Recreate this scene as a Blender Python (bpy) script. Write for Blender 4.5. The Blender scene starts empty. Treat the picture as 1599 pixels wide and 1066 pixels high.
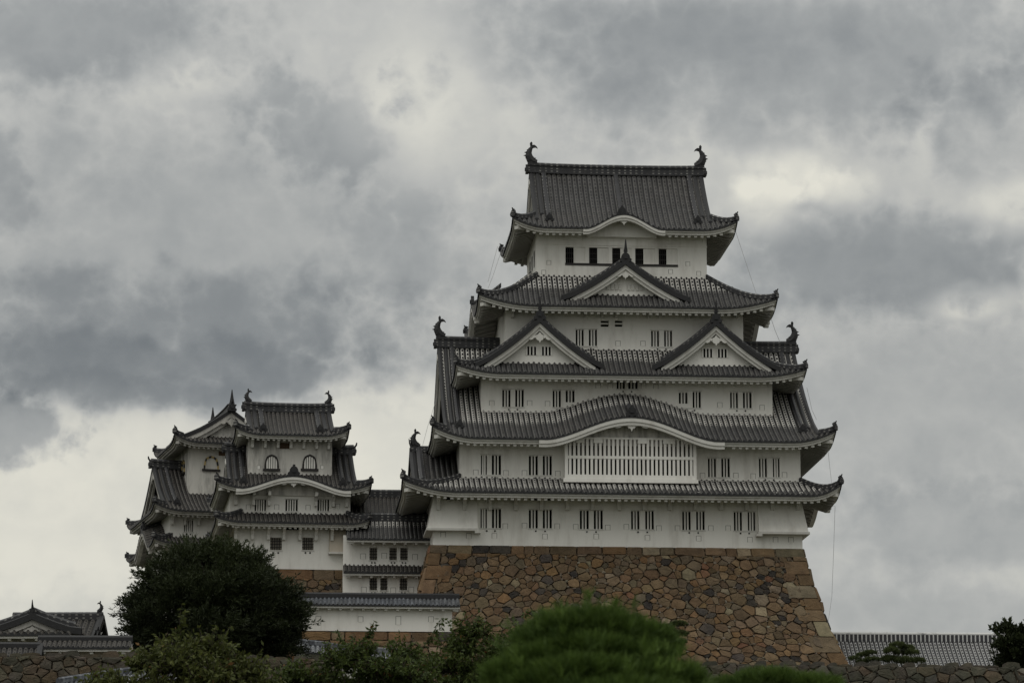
import bpy, math, random
import numpy as np
from mathutils import Vector, Matrix
rad = math.radians
random.seed(7); rng = np.random.default_rng(7)
scene = bpy.context.scene
COL = scene.collection

# ------------------------------------------------------------------ camera
F = 5200.0                                   # focal length in photo pixels (photo is 1599 wide)
PSI = rad(4.5); TH = math.atan((1560 - 533) / F)
RT = Vector((math.cos(PSI), -math.sin(PSI), 0)); FH = Vector((math.sin(PSI), math.cos(PSI), 0))
FW = FH * math.cos(TH) + Vector((0, 0, math.sin(TH)))
UPV = -FH * math.sin(TH) + Vector((0, 0, math.cos(TH)))
def ray(u, v): return FW + RT * ((u - 799.5) / F) + UPV * ((533 - v) / F)
_r = ray(963, 853)
EYE = 1.7
ZS = EYE + 231 * _r.z                        # height of the stone platform's top
CAM = Vector((-231 * _r.x, -231 * _r.y, EYE))
cd = bpy.data.cameras.new('Camera'); cam = bpy.data.objects.new('Camera', cd); COL.objects.link(cam)
cam.location = CAM; cam.rotation_euler = (math.pi / 2 + TH, 0, -PSI)
cd.sensor_width = 36; cd.lens = F / 1599 * 36; cd.clip_start = 0.5; cd.clip_end = 6000
cd.dof.use_dof = True; cd.dof.focus_distance = 232; cd.dof.aperture_fstop = 5.0
scene.camera = cam

# ------------------------------------------------------------------ sky, sun, exposure
SUN_EL, SUN_AZ = rad(58), rad(215)           # azimuth clockwise from +Y: sun behind the camera, to the left
world = bpy.data.worlds.new('World'); scene.world = world; world.use_nodes = True
def build_world():
    nt = world.node_tree; N = nt.nodes; L = nt.links; N.clear()
    def node(t, **k):
        n = N.new(t)
        for a, b in k.items(): setattr(n, a, b)
        return n
    def val(x):
        return x
    def m(op, a, b=None, c=None):
        n = node('ShaderNodeMath', operation=op)
        for i, x in enumerate((a, b, c)):
            if x is None: continue
            if isinstance(x, (int, float)): n.inputs[i].default_value = x
            else: L.new(x, n.inputs[i])
        return n.outputs[0]
    tc = node('ShaderNodeTexCoord'); sep = node('ShaderNodeSeparateXYZ'); L.new(tc.outputs['Generated'], sep.inputs[0])
    dx, dy, dz = sep.outputs
    az = m('ARCTAN2', dx, dy)
    el = m('ARCSINE', dz)
    # degrees east of north / degrees up
    AZ = m('MULTIPLY', az, 180 / math.pi); EL = m('MULTIPLY', el, 180 / math.pi)
    comb = node('ShaderNodeCombineXYZ'); L.new(AZ, comb.inputs[0]); L.new(EL, comb.inputs[1])
    def noise(scale, detail, rough, seed, stretch=(1, 1, 1)):
        mp = node('ShaderNodeMapping'); mp.inputs['Scale'].default_value = stretch; mp.inputs['Location'].default_value = (seed, seed * 1.7, seed * .3)
        L.new(comb.outputs[0], mp.inputs[0])
        n = node('ShaderNodeTexNoise'); n.inputs['Scale'].default_value = scale; n.inputs['Detail'].default_value = detail; n.inputs['Roughness'].default_value = rough
        L.new(mp.outputs[0], n.inputs['Vector']); return n.outputs
    w1 = noise(.5, 3, .5, 3.1)[1]; s1 = node('ShaderNodeSeparateXYZ'); L.new(w1, s1.inputs[0])
    A = m('ADD', AZ, m('MULTIPLY', m('SUBTRACT', s1.outputs[0], .5), 1.6))
    B = m('ADD', EL, m('MULTIPLY', m('SUBTRACT', s1.outputs[1], .5), 1.1))
    edge = m('SUBTRACT', noise(.75, 10, .58, 41.0, (1, 1.1, 1))[0], .5)      # billows that tear the edges of the banks
    fine = m('SUBTRACT', noise(2.6, 8, .62, 57.0, (1, 1.5, 1))[0], .5)
    bil = m('SUBTRACT', m('ADD', m('MULTIPLY', m('ABSOLUTE', m('SUBTRACT', noise(.9, 2, .5, 71.0)[0], .5)), 3.2), m('MULTIPLY', m('ABSOLUTE', m('SUBTRACT', noise(2.3, 3, .5, 83.0)[0], .5)), 1.5)), .42)   # rounded puffs
    E1 = m('ADD', m('ADD', m('MULTIPLY', edge, 1.3), m('MULTIPLY', bil, .46)), m('MULTIPLY', fine, .13))
    def deg(u, v):
        d = ray(u, v); return math.degrees(math.atan2(d.x, d.y)), math.degrees(math.atan2(d.z, math.hypot(d.x, d.y)))
    tot = None
    for (u, v, ru, rv, amp, soft) in CLOUDS:
        a, b = deg(u, v); ra, rb = math.degrees(ru / F), math.degrees(rv / F)
        x = m('MULTIPLY', m('SUBTRACT', A, a), 1 / ra); y = m('MULTIPLY', m('SUBTRACT', B, b), 1 / rb)
        q = m('SQRT', m('ADD', m('MULTIPLY', x, x), m('MULTIPLY', y, y)))
        mr = node('ShaderNodeMapRange', interpolation_type='SMOOTHSTEP'); L.new(m('ADD', m('SUBTRACT', 1.0, q), m('MULTIPLY', E1, .8 if ru > 160 else 1.5)), mr.inputs[0])
        mr.inputs[1].default_value = -.42 * soft; mr.inputs[2].default_value = .62 * soft; mr.inputs[3].default_value = 0; mr.inputs[4].default_value = amp
        tot = mr.outputs[0] if tot is None else m('ADD', tot, mr.outputs[0])
    n1 = m('SUBTRACT', noise(.3, 8, .58, 11.0, (1, 1.6, 1))[0], .5)
    det = m('ADD', m('ADD', m('MULTIPLY', n1, .20), m('MULTIPLY', edge, .09)), m('ADD', m('MULTIPLY', fine, .035), m('MULTIPLY', bil, .06)))
    d = m('ADD', m('ADD', tot, det), SKY_BASE)
    ramp = node('ShaderNodeValToRGB'); cr = ramp.color_ramp
    stops = SKY_RAMP
    while len(cr.elements) < len(stops): cr.elements.new(.5)
    for e, (p, c) in zip(cr.elements, stops): e.position = p; e.color = (*c, 1)
    L.new(d, ramp.inputs[0])
    # an overcast sky is about three times as bright overhead as near the horizon
    zen = m('MULTIPLY', m('SUBTRACT', m('MAXIMUM', dz, .2), .2), ZENITH)
    strength = m('MULTIPLY', m('ADD', zen, 1.0), SKY_GAIN)
    bgc = node('ShaderNodeBackground'); L.new(ramp.outputs[0], bgc.inputs[0]); L.new(strength, bgc.inputs[1])
    sky = node('ShaderNodeTexSky', sky_type='NISHITA'); sky.sun_disc = False; sky.sun_elevation = SUN_EL; sky.sun_rotation = SUN_AZ
    bgs = node('ShaderNodeBackground'); L.new(sky.outputs[0], bgs.inputs[0]); bgs.inputs[1].default_value = .06
    mix = node('ShaderNodeMixShader'); mix.inputs[0].default_value = .94
    L.new(bgs.outputs[0], mix.inputs[1]); L.new(bgc.outputs[0], mix.inputs[2])
    out = node('ShaderNodeOutputWorld'); L.new(mix.outputs[0], out.inputs[0])
# cloud banks: (photo column, row of the direction, radii, darkness)
CLOUDS = [(310, 390, 470, 235, .13, 1.0), (240, 535, 480, 100, .20, .8), (190, 575, 450, 58, .16, .6), (80, 606, 340, 32, .10, .7), (490, 200, 115, 95, .11, .7), (640, 390, 130, 110, .05, .7), (120, 45, 280, 95, .24, .9), (0, 270, 60, 90, .10, .8), (10, 660, 85, 60, .32, .7),
          (1230, 70, 540, 150, .20, .9), (1340, 412, 300, 90, .24, .85), (1080, 60, 300, 70, .05, .9), (1560, 190, 150, 90, .08, .8), (1420, 640, 330, 150, .08, .9), (1500, 830, 210, 70, .10, .7), (1450, 960, 320, 50, .09, .9),
          (310, 130, 100, 45, -.06, .8), (650, 150, 120, 120, -.12, .9), (1205, 310, 60, 55, -.13, 1.0), (1262, 272, 85, 46, -.16, 1.0), (1330, 288, 70, 40, -.15, .9), (1180, 250, 60, 50, -.06, 1.0), (1570, 315, 90, 40, -.14, .9), (1500, 470, 70, 26, -.14, .7), (150, 790, 430, 175, -.21, .75), (600, 690, 240, 100, -.19, .75), (90, 960, 420, 110, -.04, .9)]
SKY_BASE = .25
SKY_RAMP = [(0.0, (.69, .672, .59)), (.12, (.575, .568, .515)), (.26, (.43, .433, .415)), (.40, (.325, .335, .33)), (.55, (.235, .247, .25)), (.8, (.155, .168, .176))]
SKY_GAIN = 1.0; ZENITH = 1.45
build_world()
sd = bpy.data.lights.new('Sun', 'SUN'); sun = bpy.data.objects.new('Sun', sd); COL.objects.link(sun)
sd.energy = .6; sd.angle = rad(45); sd.color = (1, .97, .92)
sun.rotation_euler = (math.pi / 2 - SUN_EL, 0, math.pi - SUN_AZ); sun.location = (-60, -150, 150)
scene.view_settings.view_transform = 'Standard'; scene.view_settings.look = 'None'
scene.view_settings.exposure = 0.12; scene.view_settings.gamma = 1

# ------------------------------------------------------------------ frames: a pixel on a known plane becomes a point
class Fr:
    def __init__(s, x, y, z, deg=0):
        s.M = Matrix.Translation((x, y, z)) @ Matrix.Rotation(rad(deg), 4, 'Z'); s.I = s.M.inverted(); s.I3 = s.I.to_3x3()
        s.c = s.I @ CAM; s.loc = (x, y, z); s.rz = rad(deg)
    def at(s, u, v, y):
        r = s.I3 @ ray(u, v); t = (y - s.c.y) / r.y
        return s.c.x + t * r.x, s.c.z + t * r.z
    def X(s, u, y, v=700): return s.at(u, v, y)[0]
    def Z(s, v, y, u=960): return s.at(u, v, y)[1]

# ------------------------------------------------------------------ materials
def mat(name, col=(.5, .5, .5), rough=.7, spec=.3):
    m = bpy.data.materials.new(name); m.use_nodes = True
    b = m.node_tree.nodes['Principled BSDF']
    b.inputs['Base Color'].default_value = (*col, 1); b.inputs['Roughness'].default_value = rough
    b.inputs['Specular IOR Level'].default_value = spec
    return m
class G:
    """small node-graph helper"""
    def __init__(s, m): s.m = m; s.t = m.node_tree; s.N = s.t.nodes; s.L = s.t.links; s.b = s.N['Principled BSDF']
    def n(s, t, **k):
        n = s.N.new(t)
        for a, b in k.items(): setattr(n, a, b)
        return n
    def set(s, sock, x):
        if isinstance(x, (int, float)): sock.default_value = x
        elif isinstance(x, tuple): sock.default_value = (*x, 1) if len(x) == 3 else x
        else: s.L.new(x, sock)
    def math(s, op, a, b=None, c=None):
        n = s.n('ShaderNodeMath', operation=op)
        for i, x in enumerate((a, b, c)):
            if x is not None: s.set(n.inputs[i], x)
        return n.outputs[0]
    def mix(s, f, a, b, mode='MIX'):
        n = s.n('ShaderNodeMix', data_type='RGBA', blend_type=mode)
        s.set(n.inputs[0], f); s.set(n.inputs[6], a); s.set(n.inputs[7], b); return n.outputs[2]
    def noise(s, scale, detail=4, rough=.6, stretch=(1, 1, 1), coord='Object'):
        tc = s.n('ShaderNodeTexCoord'); mp = s.n('ShaderNodeMapping'); mp.inputs['Scale'].default_value = stretch
        s.L.new(tc.outputs[coord], mp.inputs[0]); n = s.n('ShaderNodeTexNoise')
        n.inputs['Scale'].default_value = scale; n.inputs['Detail'].default_value = detail; n.inputs['Roughness'].default_value = rough
        s.L.new(mp.outputs[0], n.inputs['Vector']); return n.outputs[0]
    def step(s, x, lo, hi):
        n = s.n('ShaderNodeMapRange', interpolation_type='SMOOTHSTEP'); s.set(n.inputs[0], x); n.inputs[1].default_value = lo; n.inputs[2].default_value = hi; return n.outputs[0]
    def comb3(s, x):
        n = s.n('ShaderNodeCombineXYZ')
        for i in range(3): s.set(n.inputs[i], x)
        return n.outputs[0]
    def color(s, x): s.set(s.b.inputs['Base Color'], x)
    def bump(s, h, strength=.5, dist=.05):
        n = s.n('ShaderNodeBump'); n.inputs['Strength'].default_value = strength; n.inputs['Distance'].default_value = dist
        s.L.new(h, n.inputs['Height']); s.L.new(n.outputs[0], s.b.inputs['Normal'])
    def attr(s, name):
        return s.n('ShaderNodeAttribute', attribute_name=name).outputs
def plaster(name, base, stain, amount, lo=.46, hi=.70):
    m = mat(name, base, .85, .2); g = G(m)
    a = g.noise(.35, 6, .65, (1, 1, .35)); b = g.noise(2.2, 5, .6, (1, 1, .18)); c = g.noise(9, 3, .5)
    f = g.math('MULTIPLY', g.step(g.math('ADD', g.math('MULTIPLY', a, .6), g.math('MULTIPLY', b, .4)), lo, hi), amount)
    c1 = g.mix(f, base, stain); c2 = g.mix(g.math('MULTIPLY', c, .14), c1, (base[0] * .6, base[1] * .6, base[2] * .6))
    g.color(c2); g.bump(c, .15, .02); return m
M = {}
M['plaster'] = plaster('white_plaster', (.79, .775, .725), (.42, .39, .34), .55)
M['old_plaster'] = plaster('weathered_plaster', (.64, .62, .57), (.20, .195, .18), .85, .42, .60)
M['trim'] = plaster('plaster_trim', (.61, .60, .56), (.36, .34, .30), .6, .45, .7)
M['grey_trim'] = plaster('weathered_trim', (.46, .445, .41), (.18, .175, .16), .7, .42, .6)
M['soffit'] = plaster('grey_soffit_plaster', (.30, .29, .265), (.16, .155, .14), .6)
M['tan_plaster'] = plaster('tan_plaster', (.48, .43, .355), (.36, .31, .25), .5)
def tile_mat(name, base, joint, j0=.0, side=.62):
    m = mat(name, base, .7, .25); g = G(m)
    uv = g.n('ShaderNodeUVMap', uv_map='UVMap'); sp = g.n('ShaderNodeSeparateXYZ'); g.L.new(uv.outputs[0], sp.inputs[0])
    fu = g.math('FRACT', sp.outputs[0]); fv = g.math('FRACT', g.math('MULTIPLY', sp.outputs[1], 1 / .36))
    across = g.math('ABSOLUTE', g.math('SUBTRACT', fu, .5))
    onround = g.math('LESS_THAN', across, .31)
    onside = g.math('MULTIPLY', g.math('GREATER_THAN', across, .17), onround)
    jn = g.math('LESS_THAN', fv, .34)
    nz = g.noise(1.1, 5, .65); nf = g.noise(7, 4, .6); nb = g.noise(.22, 3, .5)
    clean = g.attr('clean')[2]
    cl = g.math('ADD', g.math('MULTIPLY', clean, 1.0), g.math('MULTIPLY', g.math('SUBTRACT', nz, .5), .7))
    cl = g.step(cl, .25, .75)
    amt = g.math('ADD', g.math('MULTIPLY', cl, 1 - j0 - .1), j0 + .1)
    jm = g.math('MULTIPLY', g.math('MULTIPLY', g.math('MAXIMUM', g.math('MULTIPLY', jn, g.math('ADD', .45, g.math('MULTIPLY', cl, .55))), g.math('MULTIPLY', onside, side)), onround), amt)
    tint = g.mix(g.step(nf, .3, .7), (base[0] * .55, base[1] * .55, base[2] * .57), (base[0] * 1.6, base[1] * 1.58, base[2] * 1.5))
    tint = g.mix(g.math('MULTIPLY', g.step(nb, .4, .65), .5), tint, (base[0] * 1.5, base[1] * 1.35, base[2] * 1.1))
    wn = g.n('ShaderNodeTexWhiteNoise', noise_dimensions='2D'); cb = g.n('ShaderNodeCombineXYZ'); g.set(cb.inputs[0], g.math('FLOOR', sp.outputs[0])); g.set(cb.inputs[1], g.math('FLOOR', g.math('MULTIPLY', sp.outputs[1], 1 / .36))); g.L.new(cb.outputs[0], wn.inputs['Vector'])
    tv = g.math('ADD', .55, g.math('MULTIPLY', wn.outputs['Value'], .9)); tint = g.mix(1.0, tint, g.comb3(tv), 'MULTIPLY')
    valley = g.math('MULTIPLY', g.math('SUBTRACT', 1.0, onround), .55)
    tint = g.mix(valley, tint, (base[0] * .5, base[1] * .5, base[2] * .5))
    g.color(g.mix(jm, tint, joint)); g.bump(nf, .4, .03); return m
M['tile'] = tile_mat('grey_roof_tile', (.024, .024, .026), (.60, .585, .545), .10, .85)
M['old_tile'] = tile_mat('weathered_roof_tile', (.021, .020, .020), (.40, .375, .335), .19, .85)
M['pale_tile'] = tile_mat('pale_roof_tile', (.036, .037, .042), (.42, .42, .415), .36, 1.0)
M['blue_tile'] = tile_mat('blue_grey_roof_tile', (.06, .066, .078), (.26, .27, .28), .3)
def ridge_mat(name, base, dot, du=.42, big=False):
    m = mat(name, base, .6, .4); g = G(m)
    uv = g.n('ShaderNodeUVMap', uv_map='UVMap'); sp = g.n('ShaderNodeSeparateXYZ'); g.L.new(uv.outputs[0], sp.inputs[0])
    fu = g.math('FRACT', g.math('MULTIPLY', sp.outputs[0], 1 / du)); fv = g.math('FRACT', g.math('MULTIPLY', sp.outputs[1], 1 / .2))
    nz = g.noise(1.5, 5, .6)
    if big:
        d = g.math('MAXIMUM', g.math('LESS_THAN', fu, .3), g.math('GREATER_THAN', sp.outputs[1], .42))
    else:
        d = g.math('MULTIPLY', g.math('LESS_THAN', fu, .34), g.math('LESS_THAN', fv, .42))
    d = g.math('MULTIPLY', d, g.step(nz, .2, .45) if big else g.step(nz, .35, .6))
    g.color(g.mix(d, g.mix(nz, (base[0] * .6, base[1] * .6, base[2] * .6), (base[0] * 1.5, base[1] * 1.5, base[2] * 1.5)), dot)); return m
M['ridge'] = ridge_mat('dark_ridge_tile', (.022, .022, .024), (.22, .215, .2))
M['pale_ridge'] = ridge_mat('banded_ridge_tile', (.035, .035, .04), (.55, .55, .54), .31, True)
def simple(name, col, rough=.7, var=.5, scale=4):
    m = mat(name, col, rough); g = G(m); n = g.noise(scale, 5, .6)
    g.color(g.mix(n, tuple(c * (1 - var) for c in col), tuple(c * (1 + var) for c in col))); g.bump(n, .3, .03); return m
M['dark_tile'] = simple('black_cast_tile', (.019, .019, .020), .6, .5, 6)
M['void'] = mat('dark_interior', (.006, .006, .006), .95, .05)
M['dim'] = mat('dim_interior', (.09, .085, .075), .95, .05)
M['pane'] = mat('paper_pane', (.50, .46, .38), .8, .1)
M['seam'] = mat('grey_seam', (.26, .25, .235), .9, .1)
M['wood'] = simple('brown_timber', (.10, .062, .038), .75, .4, 8)
M['dark_wood'] = simple('black_lacquer', (.02, .017, .015), .5, .4, 8)
M['gold'] = simple('gilt_fitting', (.42, .31, .12), .45, .3, 8)
M['wire'] = mat('cable_metal', (.28, .28, .28), .6)
M['bark'] = simple('tree_bark', (.045, .036, .028), .9, .5, 6)
def stone_mat(name, moss=0.):
    m = mat(name, (.3, .22, .15), .9, .2); g = G(m)
    c = g.attr('tint')[0]; n1 = g.noise(1.6, 6, .65); n2 = g.noise(9, 5, .65); n3 = g.noise(.5, 4, .6)
    v = g.mix(g.step(n1, .3, .72), g.mix(.42, c, (.03, .027, .023)), g.mix(.18, c, (.30, .23, .16)))
    v = g.mix(g.math('MULTIPLY', n2, .55), v, g.mix(.6, c, (.05, .045, .04)))
    v = g.mix(g.math('MULTIPLY', g.step(n3, .55, .75), .35), v, (.12, .10, .08))
    if moss: v = g.mix(g.math('MULTIPLY', g.step(n3, .4, .62), moss), v, (.055, .062, .04))
    g.color(v); g.bump(g.math('ADD', n2, g.math('MULTIPLY', n1, 1.2)), .7, .08); return m
M['stone'] = stone_mat('brown_stone'); M['moss_stone'] = stone_mat('mossy_grey_stone', .45)
def chip_mat():
    """joint filled with small chips of pale and dark stone"""
    m = mat('stone_chips', (.05, .04, .03), .95, .1); g = G(m); tc = g.n('ShaderNodeTexCoord'); v = g.n('ShaderNodeTexVoronoi'); v.inputs['Scale'].default_value = 7
    g.L.new(tc.outputs['Object'], v.inputs['Vector']); sp = g.n('ShaderNodeSeparateColor'); g.L.new(v.outputs['Color'], sp.inputs[0])
    g.color(g.mix(g.step(sp.outputs[0], .55, .9), (.035, .026, .018), (.19, .15, .105))); g.bump(v.outputs['Distance'], .8, .05); return m
M['gap'] = chip_mat()
def leaf_mat(name, dark, light, trans=.25):
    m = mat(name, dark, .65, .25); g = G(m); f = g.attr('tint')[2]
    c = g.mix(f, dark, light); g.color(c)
    t = g.n('ShaderNodeBsdfTranslucent'); g.L.new(c, t.inputs[0]); mx = g.n('ShaderNodeMixShader'); mx.inputs[0].default_value = trans
    g.L.new(g.b.outputs[0], mx.inputs[1]); g.L.new(t.outputs[0], mx.inputs[2])
    g.L.new(mx.outputs[0], g.N['Material Output'].inputs[0]); return m
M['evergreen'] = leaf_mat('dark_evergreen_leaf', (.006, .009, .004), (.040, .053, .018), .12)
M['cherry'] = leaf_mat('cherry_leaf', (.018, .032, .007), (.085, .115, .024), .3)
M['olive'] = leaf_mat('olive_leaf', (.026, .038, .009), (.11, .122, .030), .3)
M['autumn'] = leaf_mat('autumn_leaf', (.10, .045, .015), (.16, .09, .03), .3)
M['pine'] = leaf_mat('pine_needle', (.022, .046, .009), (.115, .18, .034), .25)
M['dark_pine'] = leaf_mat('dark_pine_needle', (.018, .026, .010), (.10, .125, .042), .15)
M['ground'] = simple('earth_and_grass', (.05, .052, .028), .95, .5, .15)

# ------------------------------------------------------------------ mesh helpers
class MB:
    def __init__(s): s.v = []; s.f = []; s.uv = []; s.m = []; s.cl = []; s.tint = []
    def add(s, vs, fs, uvs=None, m=0, clean=None, tint=None):
        o = len(s.v); s.v += [tuple(p) for p in vs]
        s.cl += list(clean) if clean is not None else [0.0] * len(vs)
        for f in fs:
            s.f.append([i + o for i in f]); s.m.append(m); s.tint.append(tint or (.3, .3, .3))
            if uvs is None: s.uv += [(0.0, 0.0)] * len(f)
            elif uvs == 'v': s.uv += [(0.5, .5)] * len(f)
            else: s.uv += [uvs[i] for i in f]
        return s
    def quad(s, a, b, c, d, m=0): return s.add([a, b, c, d], [(0, 1, 2, 3)], None, m)
    def box(s, x0, x1, y0, y1, z0, z1, m=0):
        v = [(x, y, z) for z in (z0, z1) for y in (y0, y1) for x in (x0, x1)]
        return s.add(v, [(0, 2, 3, 1), (4, 5, 7, 6), (0, 1, 5, 4), (1, 3, 7, 5), (3, 2, 6, 7), (2, 0, 4, 6)], None, m)
    def sweep(s, pts, side, width, zlo, zhi, m=0, dome=0.):
        """rectangle (or domed) section swept along pts; side is the horizontal width direction"""
        pts = [Vector(p) for p in pts]; side = Vector(side).normalized() * (width / 2); vs = []; uv = []; L = 0
        z = Vector((0, 0, 1)); k = 5 if dome else 4
        for i, p in enumerate(pts):
            if i: L += (p - pts[i - 1]).length
            sec = [(-1, zlo), (1, zlo), (1, zhi)] + ([(0, zhi + dome)] if dome else []) + [(-1, zhi)]
            for a, h in sec: vs.append(p + side * a + z * h); uv.append((L, h))
        fs = []
        for i in range(len(pts) - 1):
            for j in range(k):
                a, b = i * k + j, i * k + (j + 1) % k; fs.append((a, b, b + k, a + k))
        fs.append(tuple(range(k))[::-1]); fs.append(tuple(range((len(pts) - 1) * k, len(pts) * k)))
        return s.add(vs, fs, uv, m)
    def prism(s, poly, mapf, d0, d1, m=0):
        """polygon in (a,b) extruded from depth d0 to d1 through mapf(a,b,d)"""
        n = len(poly); vs = [mapf(a, b, d0) for a, b in poly] + [mapf(a, b, d1) for a, b in poly]
        fs = [tuple(range(n)), tuple(range(2 * n - 1, n - 1, -1))] + [(i, i + n, (i + 1) % n + n, (i + 1) % n) for i in range(n)]
        return s.add(vs, fs, None, m)
    def tube(s, pts, radii, n=7, m=0):
        pts = [Vector(p) for p in pts]; vs = []
        for i, p in enumerate(pts):
            d = (pts[min(i + 1, len(pts) - 1)] - pts[max(i - 1, 0)]).normalized()
            a = d.orthogonal().normalized(); b = d.cross(a)
            if i == 0: ref = a
            else:
                a = (ref - d * ref.dot(d)).normalized(); b = d.cross(a); ref = a
            for j in range(n):
                t = 2 * math.pi * j / n; vs.append(p + (a * math.cos(t) + b * math.sin(t)) * radii[i])
        fs = [(i * n + j, i * n + (j + 1) % n, (i + 1) * n + (j + 1) % n, (i + 1) * n + j) for i in range(len(pts) - 1) for j in range(n)]
        fs.append(tuple(range(n))[::-1]); fs.append(tuple(range((len(pts) - 1) * n, len(pts) * n)))
        return s.add(vs, fs, None, m)
    def build(s, name, mats, parent=None, smooth=False, attr=None):
        if not isinstance(mats, (list, tuple)): mats = [mats]
        me = bpy.data.meshes.new(name); me.from_pydata(s.v, [], s.f)
        for k in mats: me.materials.append(M[k] if isinstance(k, str) else k)
        me.polygons.foreach_set('material_index', s.m)
        uv = me.uv_layers.new(name='UVMap'); uv.data.foreach_set('uv', [c for p in s.uv for c in p])
        if attr == 'clean':
            a = me.attributes.new('clean', 'FLOAT', 'POINT'); a.data.foreach_set('value', s.cl)
        if attr == 'tint':
            a = me.attributes.new('tint', 'FLOAT_COLOR', 'FACE'); a.data.foreach_set('color', [c for t in s.tint for c in (*t, 1)])
        if smooth: me.polygons.foreach_set('use_smooth', [True] * len(s.f))
        me.update(); o = bpy.data.objects.new(name, me); COL.objects.link(o)
        if parent: o.parent = parent
        return o
def tag(o, label=None, cat=None, group=None, kind=None):
    for k, v in (('label', label), ('category', cat), ('group', group), ('kind', kind)):
        if v: o[k] = v
    return o
def T_(o):
    o['kind'] = 'thing'; return o
def empty(name, fr, label, cat, group=None):
    o = bpy.data.objects.new(name, None); COL.objects.link(o); o.location = fr.loc; o.rotation_euler = (0, 0, fr.rz); o.empty_display_size = .5
    return tag(o, label, cat, group, 'thing')

# ------------------------------------------------------------------ roof pieces
PROF = [(0, 0), (.2, 0), (.27, .07), (.38, .125), (.5, .145), (.62, .125), (.73, .07), (.8, 0)]
def panel(mb, A, B, inw, xa, xb, wmaxf, zf, sp=.44, N=10, clean=(2, 3), w0=0., lip=True, total=None):
    """tiled slope: rows of round tiles run inward from eave A-B; zf(d, w) gives the height"""
    A = Vector((*A, 0)); B = Vector((*B, 0)); L = (B - A).length; al = (B - A) / L; inw = Vector((*inw, 0))
    n = max(1, round(L / sp)); per = L / n; cols = []
    rw_ = random.Random(int(L * 1000)); wob = {}
    i0 = int(math.floor(xa / per)); i1 = int(math.ceil(xb / per))
    ds = [xa] + [(i + f) * per for i in range(i0, i1 + 1) for f, h in PROF if xa + 1e-4 < (i + f) * per < xb - 1e-4] + [xb]
    def hgt(d):
        f = (d / per) % 1.0
        for (a, ha), (b, hb) in zip(PROF, PROF[1:] + [(1, 0)]):
            if a <= f <= b: return ha + (hb - ha) * (f - a) / (b - a)
        return 0
    hk = per / .44
    vs = []; uv = []; cl = []; fs = []; K = N + 1
    for d in ds:
        wm = max(wmaxf(d), w0 + .001)
        for j in range(K):
            w = w0 + (wm - w0) * j / N; p = A + al * d + inw * w; p.z = zf(d, w) + hk * hgt(d) * (1 if wm > .3 else .3) * wob.setdefault(int(d / per), rw_.uniform(.8, 1.2)) + .012 * math.sin(w * 3.1 + d * 1.7) + .01 * math.sin(d * 4.3 + w)
            vs.append(p); uv.append((d / per, w * 1.15)); cl.append(min(1, max(0, (w - clean[0]) / (clean[1] - clean[0]))))
    for i in range(len(ds) - 1):
        for j in range(N):
            a = i * K + j; fs.append((a, a + K, a + K + 1, a + 1))
    mb.add(vs, fs, uv, 0, cl)
    if lip:
        lv = []
        for i, d in enumerate(ds):
            p = vs[i * K]; lv += [p, Vector((p.x, p.y, zf(d, w0) - .10))]
        mb.add(lv, [(2 * i, 2 * i + 1, 2 * i + 3, 2 * i + 2) for i in range(len(ds) - 1)], 'v', 1)
def pts2(A, B, inw, d, w, z):
    A = Vector((*A, 0)); B = Vector((*B, 0)); al = (B - A).normalized(); p = A + al * d + Vector((*inw, 0)) * w; p.z = z; return p
def onigawara(mb, p, out, s=1.0, horn=True, m=0, hk=1.0):
    """ridge-end tile: bell-shaped slab with a horn curving up and outward"""
    p = Vector(p); out = Vector((out[0], out[1], 0)).normalized(); sd = Vector((-out.y, out.x, 0))
    poly = [(-.42, -.12), (-.46, .08), (-.34, .16), (-.30, .36), (-.2, .5), (-.1, .56), (-.09, .7), (.09, .7), (.1, .56), (.2, .5), (.30, .36), (.34, .16), (.46, .08), (.42, -.12)]
    mb.prism(poly, lambda a, b, d: p + sd * (a * s) + Vector((0, 0, b * s)) + out * d, -.12 * s, .12 * s, m)
    mb.prism([(-.14, .1), (-.16, .34), (0, .42), (.16, .34), (.14, .1)], lambda a, b, d: p + sd * (a * s) + Vector((0, 0, b * s)) + out * d, .1 * s, .2 * s, m)
    if horn:
        mb.tube([p + out * (-.35 * s) + Vector((0, 0, .5 * s)), p + out * (.05 * s) + Vector((0, 0, .62 * s)), p + out * (.18 * s) + Vector((0, 0, (.62 + .18 * hk) * s)), p + out * (.22 * s) + Vector((0, 0, (.62 + .4 * hk) * s))], [.1 * s, .095 * s, .085 * s, .06 * s], 6, m)
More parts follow.
